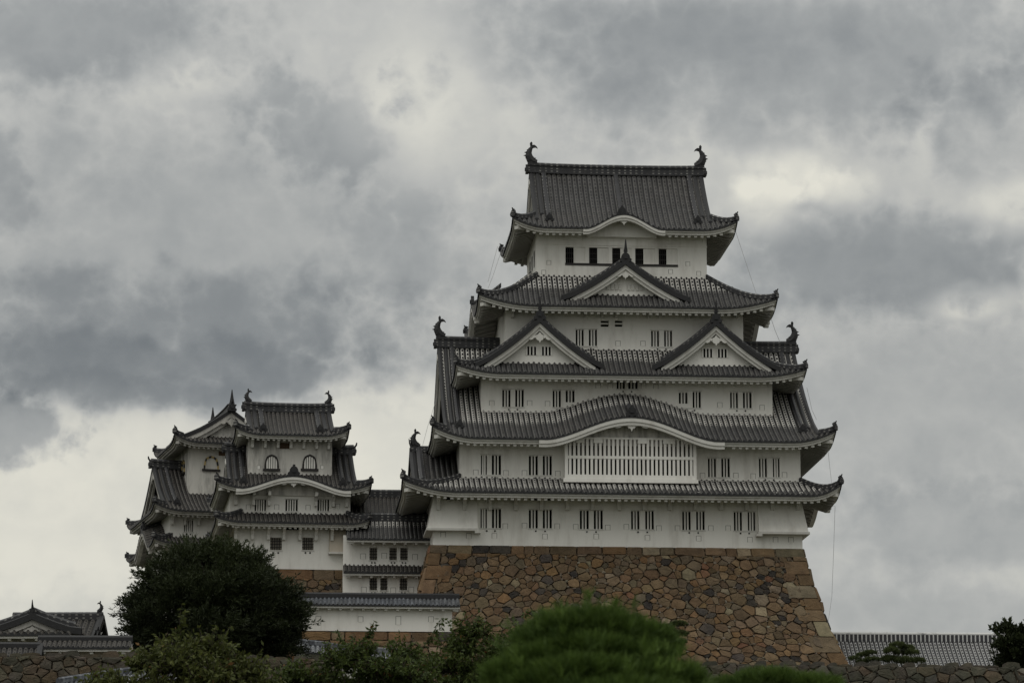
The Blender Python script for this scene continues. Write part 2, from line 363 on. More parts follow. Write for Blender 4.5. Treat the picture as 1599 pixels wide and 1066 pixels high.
def fish(p, out, s, parent, mats='dark_tile'):
    """fish ornament: head on the ridge, body arching outward, tail curling up and back in"""
    mb = MB(); p = Vector(p); out = Vector((out[0], out[1], 0)).normalized(); sd = Vector((-out.y, out.x, 0)); up = Vector((0, 0, 1))
    path = [(-.36, .02, .24, .25), (-.12, .10, .30, .28), (.08, .28, .31, .27), (.20, .54, .27, .24), (.20, .82, .21, .18), (.09, 1.06, .15, .13), (-.03, 1.22, .09, .08)]
    n = 8; vs = []
    for i, (a, b, r1, r2) in enumerate(path):
        q = path[min(i + 1, len(path) - 1)]; w = path[max(i - 1, 0)]; t = Vector((q[0] - w[0], q[1] - w[1])).normalized(); nn = (t.y, -t.x)
        for j in range(n):
            th = 2 * math.pi * j / n; c, d = math.cos(th) * r1, math.sin(th) * r2
            vs.append(p + out * ((a + nn[0] * c) * s) + up * ((b + nn[1] * c) * s) + sd * (d * s))
    mb.add(vs, [(i * n + j, i * n + (j + 1) % n, (i + 1) * n + (j + 1) % n, (i + 1) * n + j) for i in range(len(path) - 1) for j in range(n)] + [tuple(range(n))[::-1], tuple(range((len(path) - 1) * n, len(path) * n))])
    fl = lambda a, b, d: p + out * (a * s) + up * (b * s) + sd * (d * s)
    mb.prism([(.0, 1.10), (.10, 1.22), (.13, 1.50), (.02, 1.62), (-.06, 1.50), (-.05, 1.36), (-.2, 1.38), (-.36, 1.26), (-.44, 1.10), (-.28, 1.18), (-.12, 1.14)], fl, -.05, .05)   # tail fan
    for a, b, h in ((.30, .36, .17), (.40, .55, .2), (.37, .78, .17), (.24, .98, .13)):
        mb.prism([(a - .12, b - .1), (a + h, b + .02), (a - .1, b + .14)], fl, -.035, .035)
    mb.prism([(-.05, .14), (-.32, .36), (-.1, .36), (.05, .36)], fl, .16, .22); mb.prism([(-.05, .14), (-.32, .36), (-.1, .36), (.05, .36)], fl, -.22, -.16)
    pd = [(-.42, -.2), (.30, -.2), (.26, .06), (-.38, .06)]
    mb.prism(pd, fl, -.24, .24)
    return mb.build('fish_finial', mats, parent, smooth=False)
def gegyo(mb, fl, s, d0, d1, m=0, wide=False):
    """carved pendant under a gable: a turnip with two scrolled fins"""
    mb.prism([(0, .62), (-.15, .42), (-.3, .34), (-.36, .12), (-.26, -.08), (-.1, -.14), (0, -.36), (.1, -.14), (.26, -.08), (.36, .12), (.3, .34), (.15, .42)], lambda a, b, d: fl(a * s, b * s, d), d0, d1, m)
    k = 1.5 if wide else 1.0
    for g in (-1, 1):
        mb.prism([(g * .3, .34), (g * .34, .06), (g * .5 * k, .12), (g * .62 * k, -.04), (g * .82 * k, -.10), (g * .98 * k, -.02), (g * .72 * k, .12), (g * .55 * k, .28)][::g], lambda a, b, d: fl(a * s, b * s, d), d0, d1 - .02 * (1 if d1 > d0 else -1), m)

class Roof:
    """hip skirt or hip-and-gable roof over a rectangle; eave height ze, shared slope h(w), lifted corners"""
    def __init__(s, root, X0, X1, Y0, Y1, ze, H, W, c=.3, over=2.0, up=.8, Lr=3.2, sp=.37, skirt=None, ig=None, iw=None, axis='x', bumps=None, clean=(2, 3), tile='tile', trim='trim', ridge='ridge', fish_s=0, ridge_h=.62, rafters=.46, name='tiled_roof', label=None, fat=1.0, kudari=True, oni=.8, sides='FRBL', ends=(True, True), tym='plaster', overs=None):
        s.__dict__.update(locals()); s.bumps = bumps or {}; s.overs = overs or {}
        s.S = {'F': ((X0, Y0), (X1, Y0), (0, 1)), 'R': ((X1, Y0), (X1, Y1), (-1, 0)), 'B': ((X1, Y1), (X0, Y1), (0, -1)), 'L': ((X0, Y1), (X0, Y0), (1, 0))}
        s.go()
    def h(s, w): x = w / s.W; return s.H * ((1 - s.c) * x + s.c * x * x)
    def rise(s, d, L): d = min(d, L - d); return s.up * max(0, 1 - d / s.Lr) ** 2.0
    def bump(s, k, d):
        if k not in s.bumps: return 0
        c, hw, amp, mode, *_ = s.bumps[k]; x = abs(d - c) / hw
        if x >= 1: return 0
        b = .5 * (1 + math.cos(math.pi * x)); return amp * b ** .85
    def zf(s, k, L):
        def f(d, w):
            z = s.ze + s.h(w) + s.rise(d, L) * max(0, 1 - w / (s.Lr * 1.1)); b = s.bump(k, d)
            if b > 0:
                if s.bumps[k][3] == 'max': z = max(z, s.ze + b + .10 * w)
                else: z += b * (1 - .13 * w / 4)
            return z
        return f
    def go(s):
        root = s.root; m = MB(); sub = []          # sub: (name, mesh, material)
        Wf = s.skirt['F'] if s.skirt else 0
        for k in s.sides:
            A, B, inw = s.S[k]; L = math.hypot(B[0] - A[0], B[1] - A[1]); N = 10
            al = Vector(((B[0] - A[0]) / L, (B[1] - A[1]) / L, 0)); iv = Vector((*inw, 0))
            kw = dict(sp=s.sp, N=N, clean=s.clean)
            pv = 'FRBL'['FRBL'.index(k) - 1]; nx = 'FRBL'[('FRBL'.index(k) + 1) % 4]
            if s.skirt:
                # slopes are stretched so that each hip runs from the eave corner to the wall corner
                me, ia, ib = s.skirt[k], s.skirt[pv], s.skirt[nx]; kk = Wf / me
                def nd(d, L=L, ia=ia, ib=ib): return min(d * Wf / ia, (L - d) * Wf / ib)
                def zf(d, w, k=k, kk=kk, nd=nd):
                    wn = w * kk; z = s.ze + s.h(wn) + s.up * max(0, 1 - nd(d) / s.Lr) ** 2.0 * max(0, 1 - wn / (s.Lr * 1.1)); bb = s.bump(k, d)
                    if bb > 0: z = max(z, s.ze + bb + .10 * w) if s.bumps[k][3] == 'max' else z + bb * (1 - .13 * w / 4)
                    return z
                panel(m, A, B, inw, 0, L, lambda d, kk=kk, nd=nd, me=me: min(nd(d) / kk, me * 1.07), zf, **kw)
                rs = lambda d, nd=nd: s.up * max(0, 1 - nd(d) / s.Lr) ** 2.0
            else:
                zf = s.zf(k, L); rs = lambda d, L=L: s.rise(d, L)
                main = (k in 'FB') == (s.axis == 'x')
                if main:
                    half = (s.Y1 - s.Y0) / 2 if s.axis == 'x' else (s.X1 - s.X0) / 2
                    panel(m, A, B, inw, 0, s.ig, lambda d: d, zf, **kw)
                    panel(m, A, B, inw, s.ig, L - s.ig, lambda d: half, zf, sp=s.sp, N=16, clean=s.clean)
                    panel(m, A, B, inw, L - s.ig, L, lambda d: L - d, zf, **kw)
                    for dd in (s.ig, L - s.ig):       # gable edge: tile rolls and white barge board
                        g = 1 if dd == s.ig else -1
                        ws = [s.ig * .55 + (half - s.ig * .55) * i / 12 for i in range(13)]
                        q = MB(); q.sweep([pts2(A, B, inw, dd + g * .14, w, zf(dd + g * .3, w)) for w in ws], al, .32, -.14, .17, 0, .07); sub.append(('verge_roll', q, 'dark_tile'))
                        q = MB(); q.sweep([pts2(A, B, inw, dd + g * .60, w, zf(dd + g * .3, w)) for w in ws[2:]], al, .28, -.02, .14, 0, .06); sub.append(('verge_roll', q, 'dark_tile'))
                        q = MB(); q.sweep([pts2(A, B, inw, dd + g * .1, w, zf(dd + g * .3, w)) for w in ws[1:]], al, .14, -.48, -.13); sub.append(('barge_board', q, s.trim))
                    if s.kudari:
                        for dd in (s.ig + 1.05, L - s.ig - 1.05):
                            ws = [s.W * .17 + (half - s.W * .17) * i / 10 for i in range(11)]
                            q = MB(); q.sweep([pts2(A, B, inw, dd, w, zf(dd, w)) for w in ws], al, .34, 0, .26, 0, .09); sub.append(('descending_ridge', q, s.ridge))
                            q = MB(); onigawara(q, pts2(A, B, inw, dd, ws[0], zf(dd, ws[0]) + .1), (-inw[0], -inw[1]), .72, False); sub.append(('ridge_end_tile', q, 'dark_tile'))
                else:
                    panel(m, A, B, inw, 0, L, lambda d: min(d, L - d, s.iw), zf, **kw)
            cols = [L * (i / 96) for i in range(97)]
            e = lambda d: s.ze + rs(d) + s.bump(k, d)
            def strip(mb, w0, w1, t0, t1, mt=0):
                vs = []
                for d in cols:
                    for w, t in ((w0, t1), (w0, t0), (w1, t0), (w1, t1)):
                        q = min(max(d, w), L - w); vs.append(pts2(A, B, inw, q, w, e(d) + t))
                mb.add(vs, [(4 * i + j, 4 * i + (j + 1) % 4, 4 * i + 4 + (j + 1) % 4, 4 * i + 4 + j) for i in range(96) for j in range(4)], None, mt)
            fas = MB(); strip(fas, .10, .30, -.20 * s.fat, -.06); strip(fas, .22, .5, -.36 * s.fat, -.195 * s.fat); sub.append(('eave_board', fas, s.trim))
            # soffit: boards rising to the wall, and the plastered rafters under them
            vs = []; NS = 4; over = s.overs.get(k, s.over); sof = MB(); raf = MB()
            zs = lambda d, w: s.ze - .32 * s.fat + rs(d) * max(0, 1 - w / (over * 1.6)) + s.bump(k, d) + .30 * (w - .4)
            for d in cols:
                for j in range(NS + 1):
                    w = .4 + (over - .4) * j / NS; q = min(max(d, w), L - w); vs.append(pts2(A, B, inw, q, w, zs(d, w)))
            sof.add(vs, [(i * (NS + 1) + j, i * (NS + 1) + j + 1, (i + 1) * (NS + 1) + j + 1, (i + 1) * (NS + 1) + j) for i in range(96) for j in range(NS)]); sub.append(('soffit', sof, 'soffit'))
            n = int(L / s.rafters); st = L / n
            for i in range(n):
                d = (i + .5) * st; inb = k in s.bumps and abs(d - s.bumps[k][0]) < s.bumps[k][1] * 1.12
                if d < .75 or d > L - .75 or (inb and k == 'F'): continue
                wend = min(over, d, L - d)
                raf.sweep([pts2(A, B, inw, d, w, zs(d, w)) for w in (.34, wend)], al, .46 * st, -.17 * s.fat, .02)
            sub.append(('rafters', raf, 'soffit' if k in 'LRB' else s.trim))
            if pv in s.sides:                          # hip ridge at this side's first corner, with its end tile and corner beam
                if s.skirt: wx, wy = s.skirt[pv], s.skirt[k]
                else: wx = wy = s.ig
                diag = iv * wy + al * wx; sdv = Vector((-diag.y, diag.x, 0)); pl = []
                for i in range(9):
                    t = i / 8; p = pts2(A, B, inw, wx * t, wy * t, zf(wx * t, wy * t) + .05 + .07 * max(0, 1 - wy * t / 1.2) ** 2); pl.append(p)
                q = MB(); q.sweep(pl, sdv, .36, -.1, .20, 0, .1); sub.append(('hip_ridge', q, s.ridge))
                q = MB(); onigawara(q, pl[0] + Vector((0, 0, .06)) + diag.normalized() * .12, (-diag.x, -diag.y), s.oni * .74, True, 0, .55); sub.append(('ridge_end_tile', q, 'dark_tile'))
                ov = min(over, s.overs.get(pv, s.over)); q = MB()
                q.sweep([pts2(A, B, inw, w, w, s.ze - .40 * s.fat + s.up * .8 * max(0, 1 - w / (ov * 1.6)) + .3 * (w - .4)) for w in (.3, ov)], Vector((-(iv + al).y, (iv + al).x, 0)), .32 * s.fat, -.22 * s.fat, .02); sub.append(('corner_beam', q, s.trim))
        roof = m.build(s.name, [s.tile, 'dark_tile'], root, attr='clean'); s.obj = roof
        if s.label: roof['label'] = s.label
        # curved gables: barge boards, pendant, crest
        for k, b in s.bumps.items():
            A, B, inw = s.S[k]; L = math.hypot(B[0] - A[0], B[1] - A[1]); c, hw, amp, mode, *r = b
            al = Vector(((B[0] - A[0]) / L, (B[1] - A[1]) / L, 0)); kb = MB(); th = r[0] if r else .5; ow = r[1] if len(r) > 1 else .12
            K = 48; xs = [c - hw * 1.08 + 2.16 * hw * i / K for i in range(K + 1)]
            for (w, t0, t1, dep) in ((.02, -.08, -.08 - th * .55, .34), (.10, -.08 - th * .5, -.08 - th, .28)):
                vs = []
                for d in xs:
                    for ww, t in ((w, t1), (w, t0), (w + dep, t0), (w + dep, t1)): vs.append(pts2(A, B, inw, d, ww, s.ze + s.bump(k, d) + t))
                kb.add(vs, [(4 * i + j, 4 * i + (j + 1) % 4, 4 * i + 4 + (j + 1) % 4, 4 * i + 4 + j) for i in range(K) for j in range(4)] + [(3, 2, 1, 0), (4 * K, 4 * K + 1, 4 * K + 2, 4 * K + 3)])
            sub.append(('curved_barge_board', kb, s.trim))
            gp = MB(); zc = s.ze + amp - .08 - th - .12
            gegyo(gp, lambda a, bb, d: pts2(A, B, inw, c + a, .2 + d, zc + bb), .85 if hw > 5 else .6, 0, .12, 0, True); sub.append(('carved_pendant', gp, s.trim))
            zk = s.zf(k, L); q = MB(); onigawara(q, pts2(A, B, inw, c, ow, zk(c, ow) + .12), (-inw[0], -inw[1]), .95, False); sub.append(('ridge_end_tile', q, 'dark_tile'))
            q = MB(); q.sweep([pts2(A, B, inw, c, ow + .1 + i * .5, zk(c, ow + .1 + i * .5)) for i in range(5)], al, .3, 0, .28, 0, .08); sub.append(('dormer_ridge', q, s.ridge))
        for nm, q, mt in sub:
            if q.f: q.build(nm, mt, roof)
        if not s.skirt: s.gables(roof)
    def gables(s, roof):
        X0, X1, Y0, Y1 = s.X0, s.X1, s.Y0, s.Y1
        if s.axis == 'x': half = (Y1 - Y0) / 2; e0, e1 = (X0, X1); mid = (Y0 + Y1) / 2; pm = lambda a, b, z: (b, mid + a, z)
        else: half = (X1 - X0) / 2; e0, e1 = (Y0, Y1); mid = (X0 + X1) / 2; pm = lambda a, b, z: (mid + a, b, z)
        zt = s.ze + s.h(half); r = MB(); al = Vector(pm(0, 1, 0)) - Vector(pm(0, 0, 0)); sd = Vector(pm(1, 0, 0)) - Vector(pm(0, 0, 0))
        ra, rb = e0 + s.ig - .12, e1 - s.ig + .12; n = 16
        pl = [Vector(pm(0, ra + (rb - ra) * i / n, zt + .10 * abs(2 * i / n - 1) ** 3)) for i in range(n + 1)]
        r.sweep(pl, sd, .55, -.12, s.ridge_h - .17); r.sweep(pl, sd, .72, s.ridge_h - .18, s.ridge_h - .10); r.sweep(pl, sd, .42, s.ridge_h - .11, s.ridge_h, 0, .12)
        r.build('main_ridge', s.ridge, roof)
        for q, (e, g) in enumerate(((e0, 1), (e1, -1))):
            if not s.ends[q]: continue
            # gable wall with a pendant
            gw = MB(); b = e + g * s.iw; K = 10
            ws = [s.iw + (half - s.iw) * i / K for i in range(K + 1)]
            poly = [(-(half - w), s.ze + s.h(w) - .1) for w in ws] + [((half - w), s.ze + s.h(w) - .1) for w in ws[::-1][1:]]
            gw.prism(poly, lambda a, z, d: pm(a, b + d * g, z), 0, .3); gw.build('gable_wall', s.tym, roof)
            gp = MB(); gegyo(gp, lambda a, bb, d: pm(a, e + g * (s.ig + .05) - g * d, zt - 1.0 + bb), .8, 0, .1, 0); gp.build('carved_pendant', s.trim, roof)
            for sg in (-1, 1):
                bp = MB(); wz = [s.iw * .9 + (half - s.iw * .9) * i / K for i in range(K + 1)]
                bp.sweep([pm(sg * (half - w), e + g * (s.ig + .3), s.ze + s.h(w)) for w in wz], al, .16, -.80, -.42); bp.build('barge_board', s.trim, roof)
            on = MB(); onigawara(on, Vector(pm(0, ra - .05 if g == 1 else rb + .05, zt + .05)), tuple(Vector(pm(0, -g, 0)) - Vector(pm(0, 0, 0)))[:2], .8, not s.fish_s); on.build('ridge_end_tile', 'dark_tile', roof)
            if s.fish_s: fish(Vector(pm(0, (ra + .3) if g == 1 else (rb - .3), zt + s.ridge_h + .12)), tuple(Vector(pm(0, -g, 0)) - Vector(pm(0, 0, 0)))[:2], s.fish_s, roof)
def pv_in(s, k): return 'FRBL'['FRBL'.index(k) - 1] in s.sides

def dormer(root, T, zr, zb, hw, depth, lattice=True, tile='tile', trim='trim', finial=1.0, name='gable_dormer', wallmat='plaster', pend=.8, label=None):
    """triangular gable dormer. T(a, b, z): a across, b back from the barge plane"""
    H = zr - zb; cur = lambda q: zr - H * (1.24 * q - .24 * q * q)
    m = MB(); sub = []
    for sg in (-1, 1):
        n = max(2, round(depth / .37)); per = depth / n; K = 14
        bs = [(i + f) * per for i in range(n) for f, _ in PROF] + [depth]; hs = [h for i in range(n) for _, h in PROF] + [0]
        vs = []; uv = []; cl = []
        for b, hh in zip(bs, hs):
            for j in range(K + 1):
                q = 1.14 * j / K; vs.append(T(sg * q * hw, b, cur(q) + hh + .02)); uv.append((b / per, (1 - q) * hw)); cl.append(.1)
        m.add(vs, [(i * (K + 1) + j, (i + 1) * (K + 1) + j, (i + 1) * (K + 1) + j + 1, i * (K + 1) + j + 1) for i in range(len(bs) - 1) for j in range(K)], uv, 0, cl)
        qs = [1.16 * i / 14 for i in range(15)]
        nb = Vector(T(0, 1, 0)) - Vector(T(0, 0, 0))
        lift = lambda q: .10 * max(0, q - .9) / .26
        hip = MB(); hip.sweep([Vector(T(sg * q * hw, .06, cur(q) + lift(q))) for q in qs], nb, .40, -.20, .17, 0, .07); sub.append(('verge_tiles', hip, 'dark_tile'))
        hip = MB(); hip.sweep([Vector(T(sg * q * hw, .55, cur(q) + lift(q))) for q in qs[:13]], nb, .44, .0, .46, 0, .12); sub.append(('verge_ridge', hip, 'ridge'))
    o = m.build(name, [tile, 'dark_tile'], root, attr='clean')
    if label: o['label'] = label
    for sg in (-1, 1):
        qs = [i / 14 for i in range(15)]; bb = MB()
        bb.sweep([Vector(T(sg * q * hw, .1 + (.004 if sg > 0 else 0), cur(q) - (.0 if q < .9 else (q - .9) * .5))) for q in qs], nb, .16, -.52, -.21); qs = [i / 14 * .93 for i in range(15)]
        bb.sweep([Vector(T(sg * q * hw, .25 + (.004 if sg > 0 else 0), cur(q))) for q in qs], nb, .2, -.76, -.45); sub.append(('barge_board', bb, trim))
    for nm, q, mt in sub: q.build(nm, mt, o)
    ty = MB(); K = 12; poly = [(-hw, zb - .6)] + [(-hw * (1 - i / K), cur(1 - i / K) - .1) for i in range(K + 1)] + [(hw * i / K, cur(i / K) - .1) for i in range(1, K + 1)] + [(hw, zb - .6)]
    ty.prism(poly, lambda a, z, d: T(a, .75 + d, z), 0, .2); ty.build('gable_wall', wallmat, o)
    gp = MB(); gegyo(gp, lambda a, z, d: T(a, .12 + d, zr - 1.38 * pend / .8 + z), pend, -.1, .12); gp.build('carved_pendant', trim, o)
    if lattice:
        z0, z1 = lattice; lw = MB()
        for c in (-.52, .52):
            lw.add([T(c - .36, .743, z0), T(c + .36, .743, z0), T(c + .36, .743, z1), T(c - .36, .743, z1)], [(0, 1, 2, 3)], None, 1)
            for i in range(4):
                a = c - .36 + .72 * i / 3
                lw.prism([(a - .05, z0), (a + .05, z0), (a + .05, z1), (a - .05, z1)], lambda p, z, d: T(p, .66 + d, z), 0, .09, 0)
        lw.build('window', ['plaster', 'void'], o)
    rd = MB(); rd.sweep([Vector(T(0, b, zr + .05)) for b in (.0, depth * .5, depth)], Vector(T(1, 0, 0)) - Vector(T(0, 0, 0)), .42, 0, .36, 0, .1); rd.build('main_ridge', 'ridge', o)
    fn = MB(); p = Vector(T(0, -.02, zr + .12)); ov = T(0, 0, 0) and (Vector(T(0, 0, 0)) - Vector(T(0, 1, 0))); s = finial
    onigawara(fn, p, (ov.x, ov.y), .95 * s, False)
    fn.tube([p + Vector((0, 0, .6 * s)), p + Vector((0, 0, .8 * s)) + ov * .05, p + Vector((0, 0, .95 * s)) + ov * .1, p + Vector((0, 0, 1.5 * s)) + ov * .16], [.16 * s, .13 * s, .1 * s, .035 * s], 7)
    fn.build('ridge_end_tile', 'dark_tile', o); return o

# ------------------------------------------------------------------ walls and windows
def wall(root, x0, x1, y0, y1, z0, z1, holes=(), m='plaster', name='storey_wall', depth=.34):
    """four walls; the front one is cut by holes (xa, xb, za, zb) with reveals"""
    mb = MB(); xs = sorted({x0, x1, *[h[0] for h in holes], *[h[1] for h in holes]}); zs = sorted({z0, z1, *[h[2] for h in holes], *[h[3] for h in holes]})
    for i in range(len(xs) - 1):
        for j in range(len(zs) - 1):
            cx, cz = (xs[i] + xs[i + 1]) / 2, (zs[j] + zs[j + 1]) / 2
            if any(h[0] < cx < h[1] and h[2] < cz < h[3] for h in holes): continue
            mb.quad((xs[i], y0, zs[j]), (xs[i + 1], y0, zs[j]), (xs[i + 1], y0, zs[j + 1]), (xs[i], y0, zs[j + 1]))
    for a, b, c, d in [h[:4] for h in holes]:
        e = y0 + depth
        mb.quad((a, y0, c), (a, e, c), (b, e, c), (b, y0, c)); mb.quad((a, y0, d), (b, y0, d), (b, e, d), (a, e, d))
        mb.quad((a, y0, c), (a, y0, d), (a, e, d), (a, e, c)); mb.quad((b, y0, c), (b, e, c), (b, e, d), (b, y0, d))
        mb.quad((a, e, c), (b, e, c), (b, e, d), (a, e, d))
    mb.quad((x1, y0, z0), (x1, y1, z0), (x1, y1, z1), (x1, y0, z1)); mb.quad((x1, y1, z0), (x0, y1, z0), (x0, y1, z1), (x1, y1, z1))
    mb.quad((x0, y1, z0), (x0, y0, z0), (x0, y0, z1), (x0, y1, z1)); mb.quad((x0, y0, z1), (x1, y0, z1), (x1, y1, z1), (x0, y1, z1)); mb.quad((x0, y0, z0), (x0, y1, z0), (x1, y1, z0), (x1, y0, z0))
    return mb.build(name, m, root)
def barred(root, halves, y, bars=3, depth=.34, bm='plaster', back='void', rails=0, bw=.105, name='window', label=None):
    """window of one or two barred openings set in wall holes: dark interior, sill, upright bars"""
    b = MB(); ls = []
    for a, c, z0, z1 in halves:
        l = MB(); ls.append(l)
        b.quad((a, y + depth - .03, z0), (c, y + depth - .03, z0), (c, y + depth - .03, z1), (a, y + depth - .03, z1))
        for i in range(bars):
            x = a + (c - a) * (i + 1) / (bars + 1); l.box(x - bw / 2, x + bw / 2, y + .10, y + .22, z0, z1)
        for i in range(rails):
            z = z0 + (z1 - z0) * (i + 1) / (rails + 1); l.box(a, c, y + .12, y + .19, z - bw / 2, z + bw / 2)
    a = min(h[0] for h in halves); c = max(h[1] for h in halves); z0 = min(h[2] for h in halves); z1 = max(h[3] for h in halves)
    b.box(a - .06, c + .06, y - .04, y + .03, z0 - .09, z0 - .004, 1); b.box(a - .06, c + .06, y - .03, y + .03, z1 + .004, z1 + .06, 1)
    for q in (.3, .7): x = a + (c - a) * q; b.box(x - .05, x + .05, y - .05, y + .02, z0 - .24, z0 - .15, 2)
    o = b.build(name, [back, 'trim', 'void'], root); [l.build('bars', bm, o) for l in ls]
    if label: o['label'] = label
    return o
def loopholes(root, pts, y, s=.17, mats=('seam', 'plaster'), tall=None):
    for i, (x, z) in enumerate(pts):
        t = tall[i] if tall else 1
        mb = MB(); mb.box(x - s - .035, x + s + .035, y - .012, y + .01, z - s * t - .035, z + s * t + .035, 0); mb.box(x - s, x + s, y - .03, y + .02, z - s * t - .04, z + s * t, 1)
        mb.build('loophole', mats, root)
def brackets(root, pts, y, out, h=1.0, w=.24, m='trim'):
    for x, zt in pts:
        mb = MB(); mb.prism([(-.02, -h), (.40, -h), (.46, -h * .6), (.66, -h * .34), (out, -.16), (out, .12), (-.02, .12)], lambda a, b, d: (x + d, y - a, zt + b), -w / 2, w / 2); mb.build('eave_bracket', m, root)

# ================================================================== the main keep
FK = Fr(0, 0, ZS); at = FK.at
ground_label = 'hill rising under the castle'
keep = empty('castle_keep', FK, 'tall five-roofed white castle keep on the high brown stone base', 'castle keep')
def px_holes(lst, y, fr=FK):
    out = []
    for a, b, c, d in lst:
        x0, z1 = fr.at(a, c, y); x1, z0 = fr.at(b, d, y); out.append((x0, x1, z0, z1))
    return out
T1 = (-12.75, 13.02, 0.0, 20.0); T2 = (-10.88, 13.12, .9, 19.1); T3 = (-9.2, 11.6, 3.4, 16.6); T4 = (-7.4, 9.75, 4.6, 15.4); T5 = (-5.05, 7.36, 6.0, 14.0)
# storey 1
w1 = [(750.4, 760.4, 793.8, 824), (768.2, 782.5, 793.8, 824), (825.8, 840, 795, 824.4), (847.6, 861.9, 795, 824.4), (905.4, 919.6, 796, 825.6), (927.2, 941.5, 796, 825.6), (985.4, 998.7, 796.8, 826), (1007.5, 1021.3, 796.8, 826), (1065.3, 1078.8, 797.8, 827), (1087, 1100.7, 797.8, 827), (1145.8, 1159, 798.7, 828), (1167.5, 1179.8, 798.7, 828)]
h1 = px_holes(w1, 0)
wall(keep, *T1, -.03, 4.05, h1)
for i in range(0, 12, 2): barred(keep, h1[i:i + 2], 0, 2)
loopholes(keep, [at(u, v, 0) for u, v in ((789, 821), (819, 820), (870, 821), (899, 822), (949, 823), (978, 822), (1029, 824), (1058, 824), (1110, 824), (1137, 824), (692, 834), (732, 836), (772, 836), (851, 837), (931, 837), (1011, 839), (1091, 840), (1171, 842), (1211, 842), (1235, 842))], 0, .15)
brackets(keep, [at(u, 776, 0) for u in (684, 725, 765, 805, 845, 885, 925, 966, 1005, 1045, 1085, 1125, 1165, 1205, 1245)], 0, 1.7, .95)
xa, zt = at(745, 779, 0); _, zb = at(700, 826, 0)
for (a, b, corner) in ((T1[0], at(745, 800, 0)[0], -1), (at(1183, 800, 0)[0], T1[1], 1)):
    mb = MB(); o = .62; c0 = a - (o * .7 if corner < 0 else 0); c1 = b + (o * .55 if corner > 0 else 0)
    mb.add([(a, 0, zt), (b, 0, zt), (c1, -o, zb), (c0, -o, zb), (a, 3.2, zt), (b, 3.2, zt), (c1, 3.2, zb), (c0, 3.2, zb)], [(3, 2, 1, 0), (0, 4, 7, 3), (1, 2, 6, 5), (3, 7, 6, 2), (4, 5, 6, 7)])
    mb.box(c0 - .08, c1 + .08, -o - .1, 3.2, zb - .17, zb - .004, 1); mb.box((c1 if corner < 0 else c0) - .2, (c1 if corner < 0 else c0) + .2, -o - .14, -.1, zb - .34, zb - .174, 1)
    mb.build('stone_drop_box', ['plaster', 'trim'], keep)
xs = at(1249, 838, 0)
# vents under the first eave
for u in (702, 833, 856, 1070, 1093, 1191, 1214):
    x, z = at(u, 776, 0); MB().box(x - .26, x + .26, -.02, .05, z - .22, z + .12).build('vent', 'void', keep)
R1 = Roof(keep, -15.05, 15.48, -2.3, 22.3, 3.40, 1.42, 3.2, .3, 2.25, .85, 3.0, skirt={'F': 3.2, 'R': 2.36, 'B': 3.2, 'L': 4.17}, bumps={'R': (8.2, 3.6, 1.1, 'add', .45)}, overs={'R': 2.4, 'L': 2.25}, clean=(.7, 1.5), oni=.8, label='lowest grey tiled roof')
# gable on the west side of roof 1
zg = at(646, 706, 5)[1]
dormer(keep, lambda a, b, z: (-14.05 + b, 5.2 + a, z), zg, 4.0, 5.6, 4.2, None, finial=.6)
fish((-13.75, 5.2, zg + .42), (-1, 0), .82, R1.obj)
# storey 2
w2 = [(751, 760.4, 710, 740.8), (768, 782.5, 710, 740.8), (825.8, 840, 711, 741.5), (847.6, 861.9, 711, 741.5), (1105.4, 1118.5, 715, 744.6), (1126.3, 1140, 715, 744.6), (1185, 1198, 715, 744.6), (1206.7, 1217.8, 715, 744.6)]
h2 = px_holes(w2, .9)
wall(keep, *T2, 3.9, 8.1, h2)
for i in range(0, 8, 2): barred(keep, h2[i:i + 2], .9, 2)
loopholes(keep, [at(u, v, .9) for u, v in ((743, 737), (790, 738), (819, 738), (871, 739), (1097, 742), (1149, 742), (1176, 743), (1225, 741))], .9, .15)
# lattice bay
bx0, bz1 = at(882, 684, -.15); bx1, bz0 = at(1088, 753.5, -.15)
bay = wall(keep, bx0, bx1, -.15, 1.2, bz0, bz1 + .10, [(bx0 + .22, bx1 - .22, at(960, 712, -.15)[1] + .02, bz1 - .02), (bx0 + .22, bx1 - .22, at(960, 741, -.15)[1], at(960, 716, -.15)[1])], 'plaster', 'lattice_bay', .4)
lb = MB(); n = 29
za, zb_, zc, zd = at(960, 741, -.15)[1], at(960, 716, -.15)[1], at(960, 712, -.15)[1] + .02, bz1 - .02
lb2 = MB()
for i in range(n):
    x = bx0 + .22 + (bx1 - bx0 - .44) * (i + .5) / n
    lb.box(x - .085, x + .085, -.12, .06, za, zb_); lb.box(x - .085, x + .085, -.12, .06, zc, zd)
lb.build('bars', 'plaster', bay)
lb2.quad((bx0 + .2, .2, za), (bx1 - .2, .2, za), (bx1 - .2, .2, zb_), (bx0 + .2, .2, zb_), 1); lb2.quad((bx0 + .2, .2, zc), (bx1 - .2, .2, zc), (bx1 - .2, .2, zd), (bx0 + .2, .2, zd))
lb2.build('bay_interior', ['dim', 'void'], bay)
fb = MB(); fb.box(bx0 - .1, bx1 + .1, -.22, .5, bz0 - .05, bz0 + .22)
for u, ww in ((934, .32), (1003, .32), (1045, .42), (906, .3), (1075, .3)):
    x = at(u, 690, -.15)[0]; fb.box(x - ww, x + ww, -.19, .1, zd - .28, zd + .1)
fb.build('bay_frame', 'plaster', bay)
kc = at(987, 655, -1.2)[0]
R2 = Roof(keep, -12.95, 15.35, -1.2, 21.2, 7.33, 8.5, 11.2, .43, 2.15, .85, 3.2, ig=1.0, iw=1.9, bumps={'F': (kc + 12.95, 6.0, 1.62, 'add', .50)}, clean=(2.3, 3.4), fish_s=.98, ridge_h=.66, label='large hip-and-gable roof with a wide curved gable over the lattice bay')
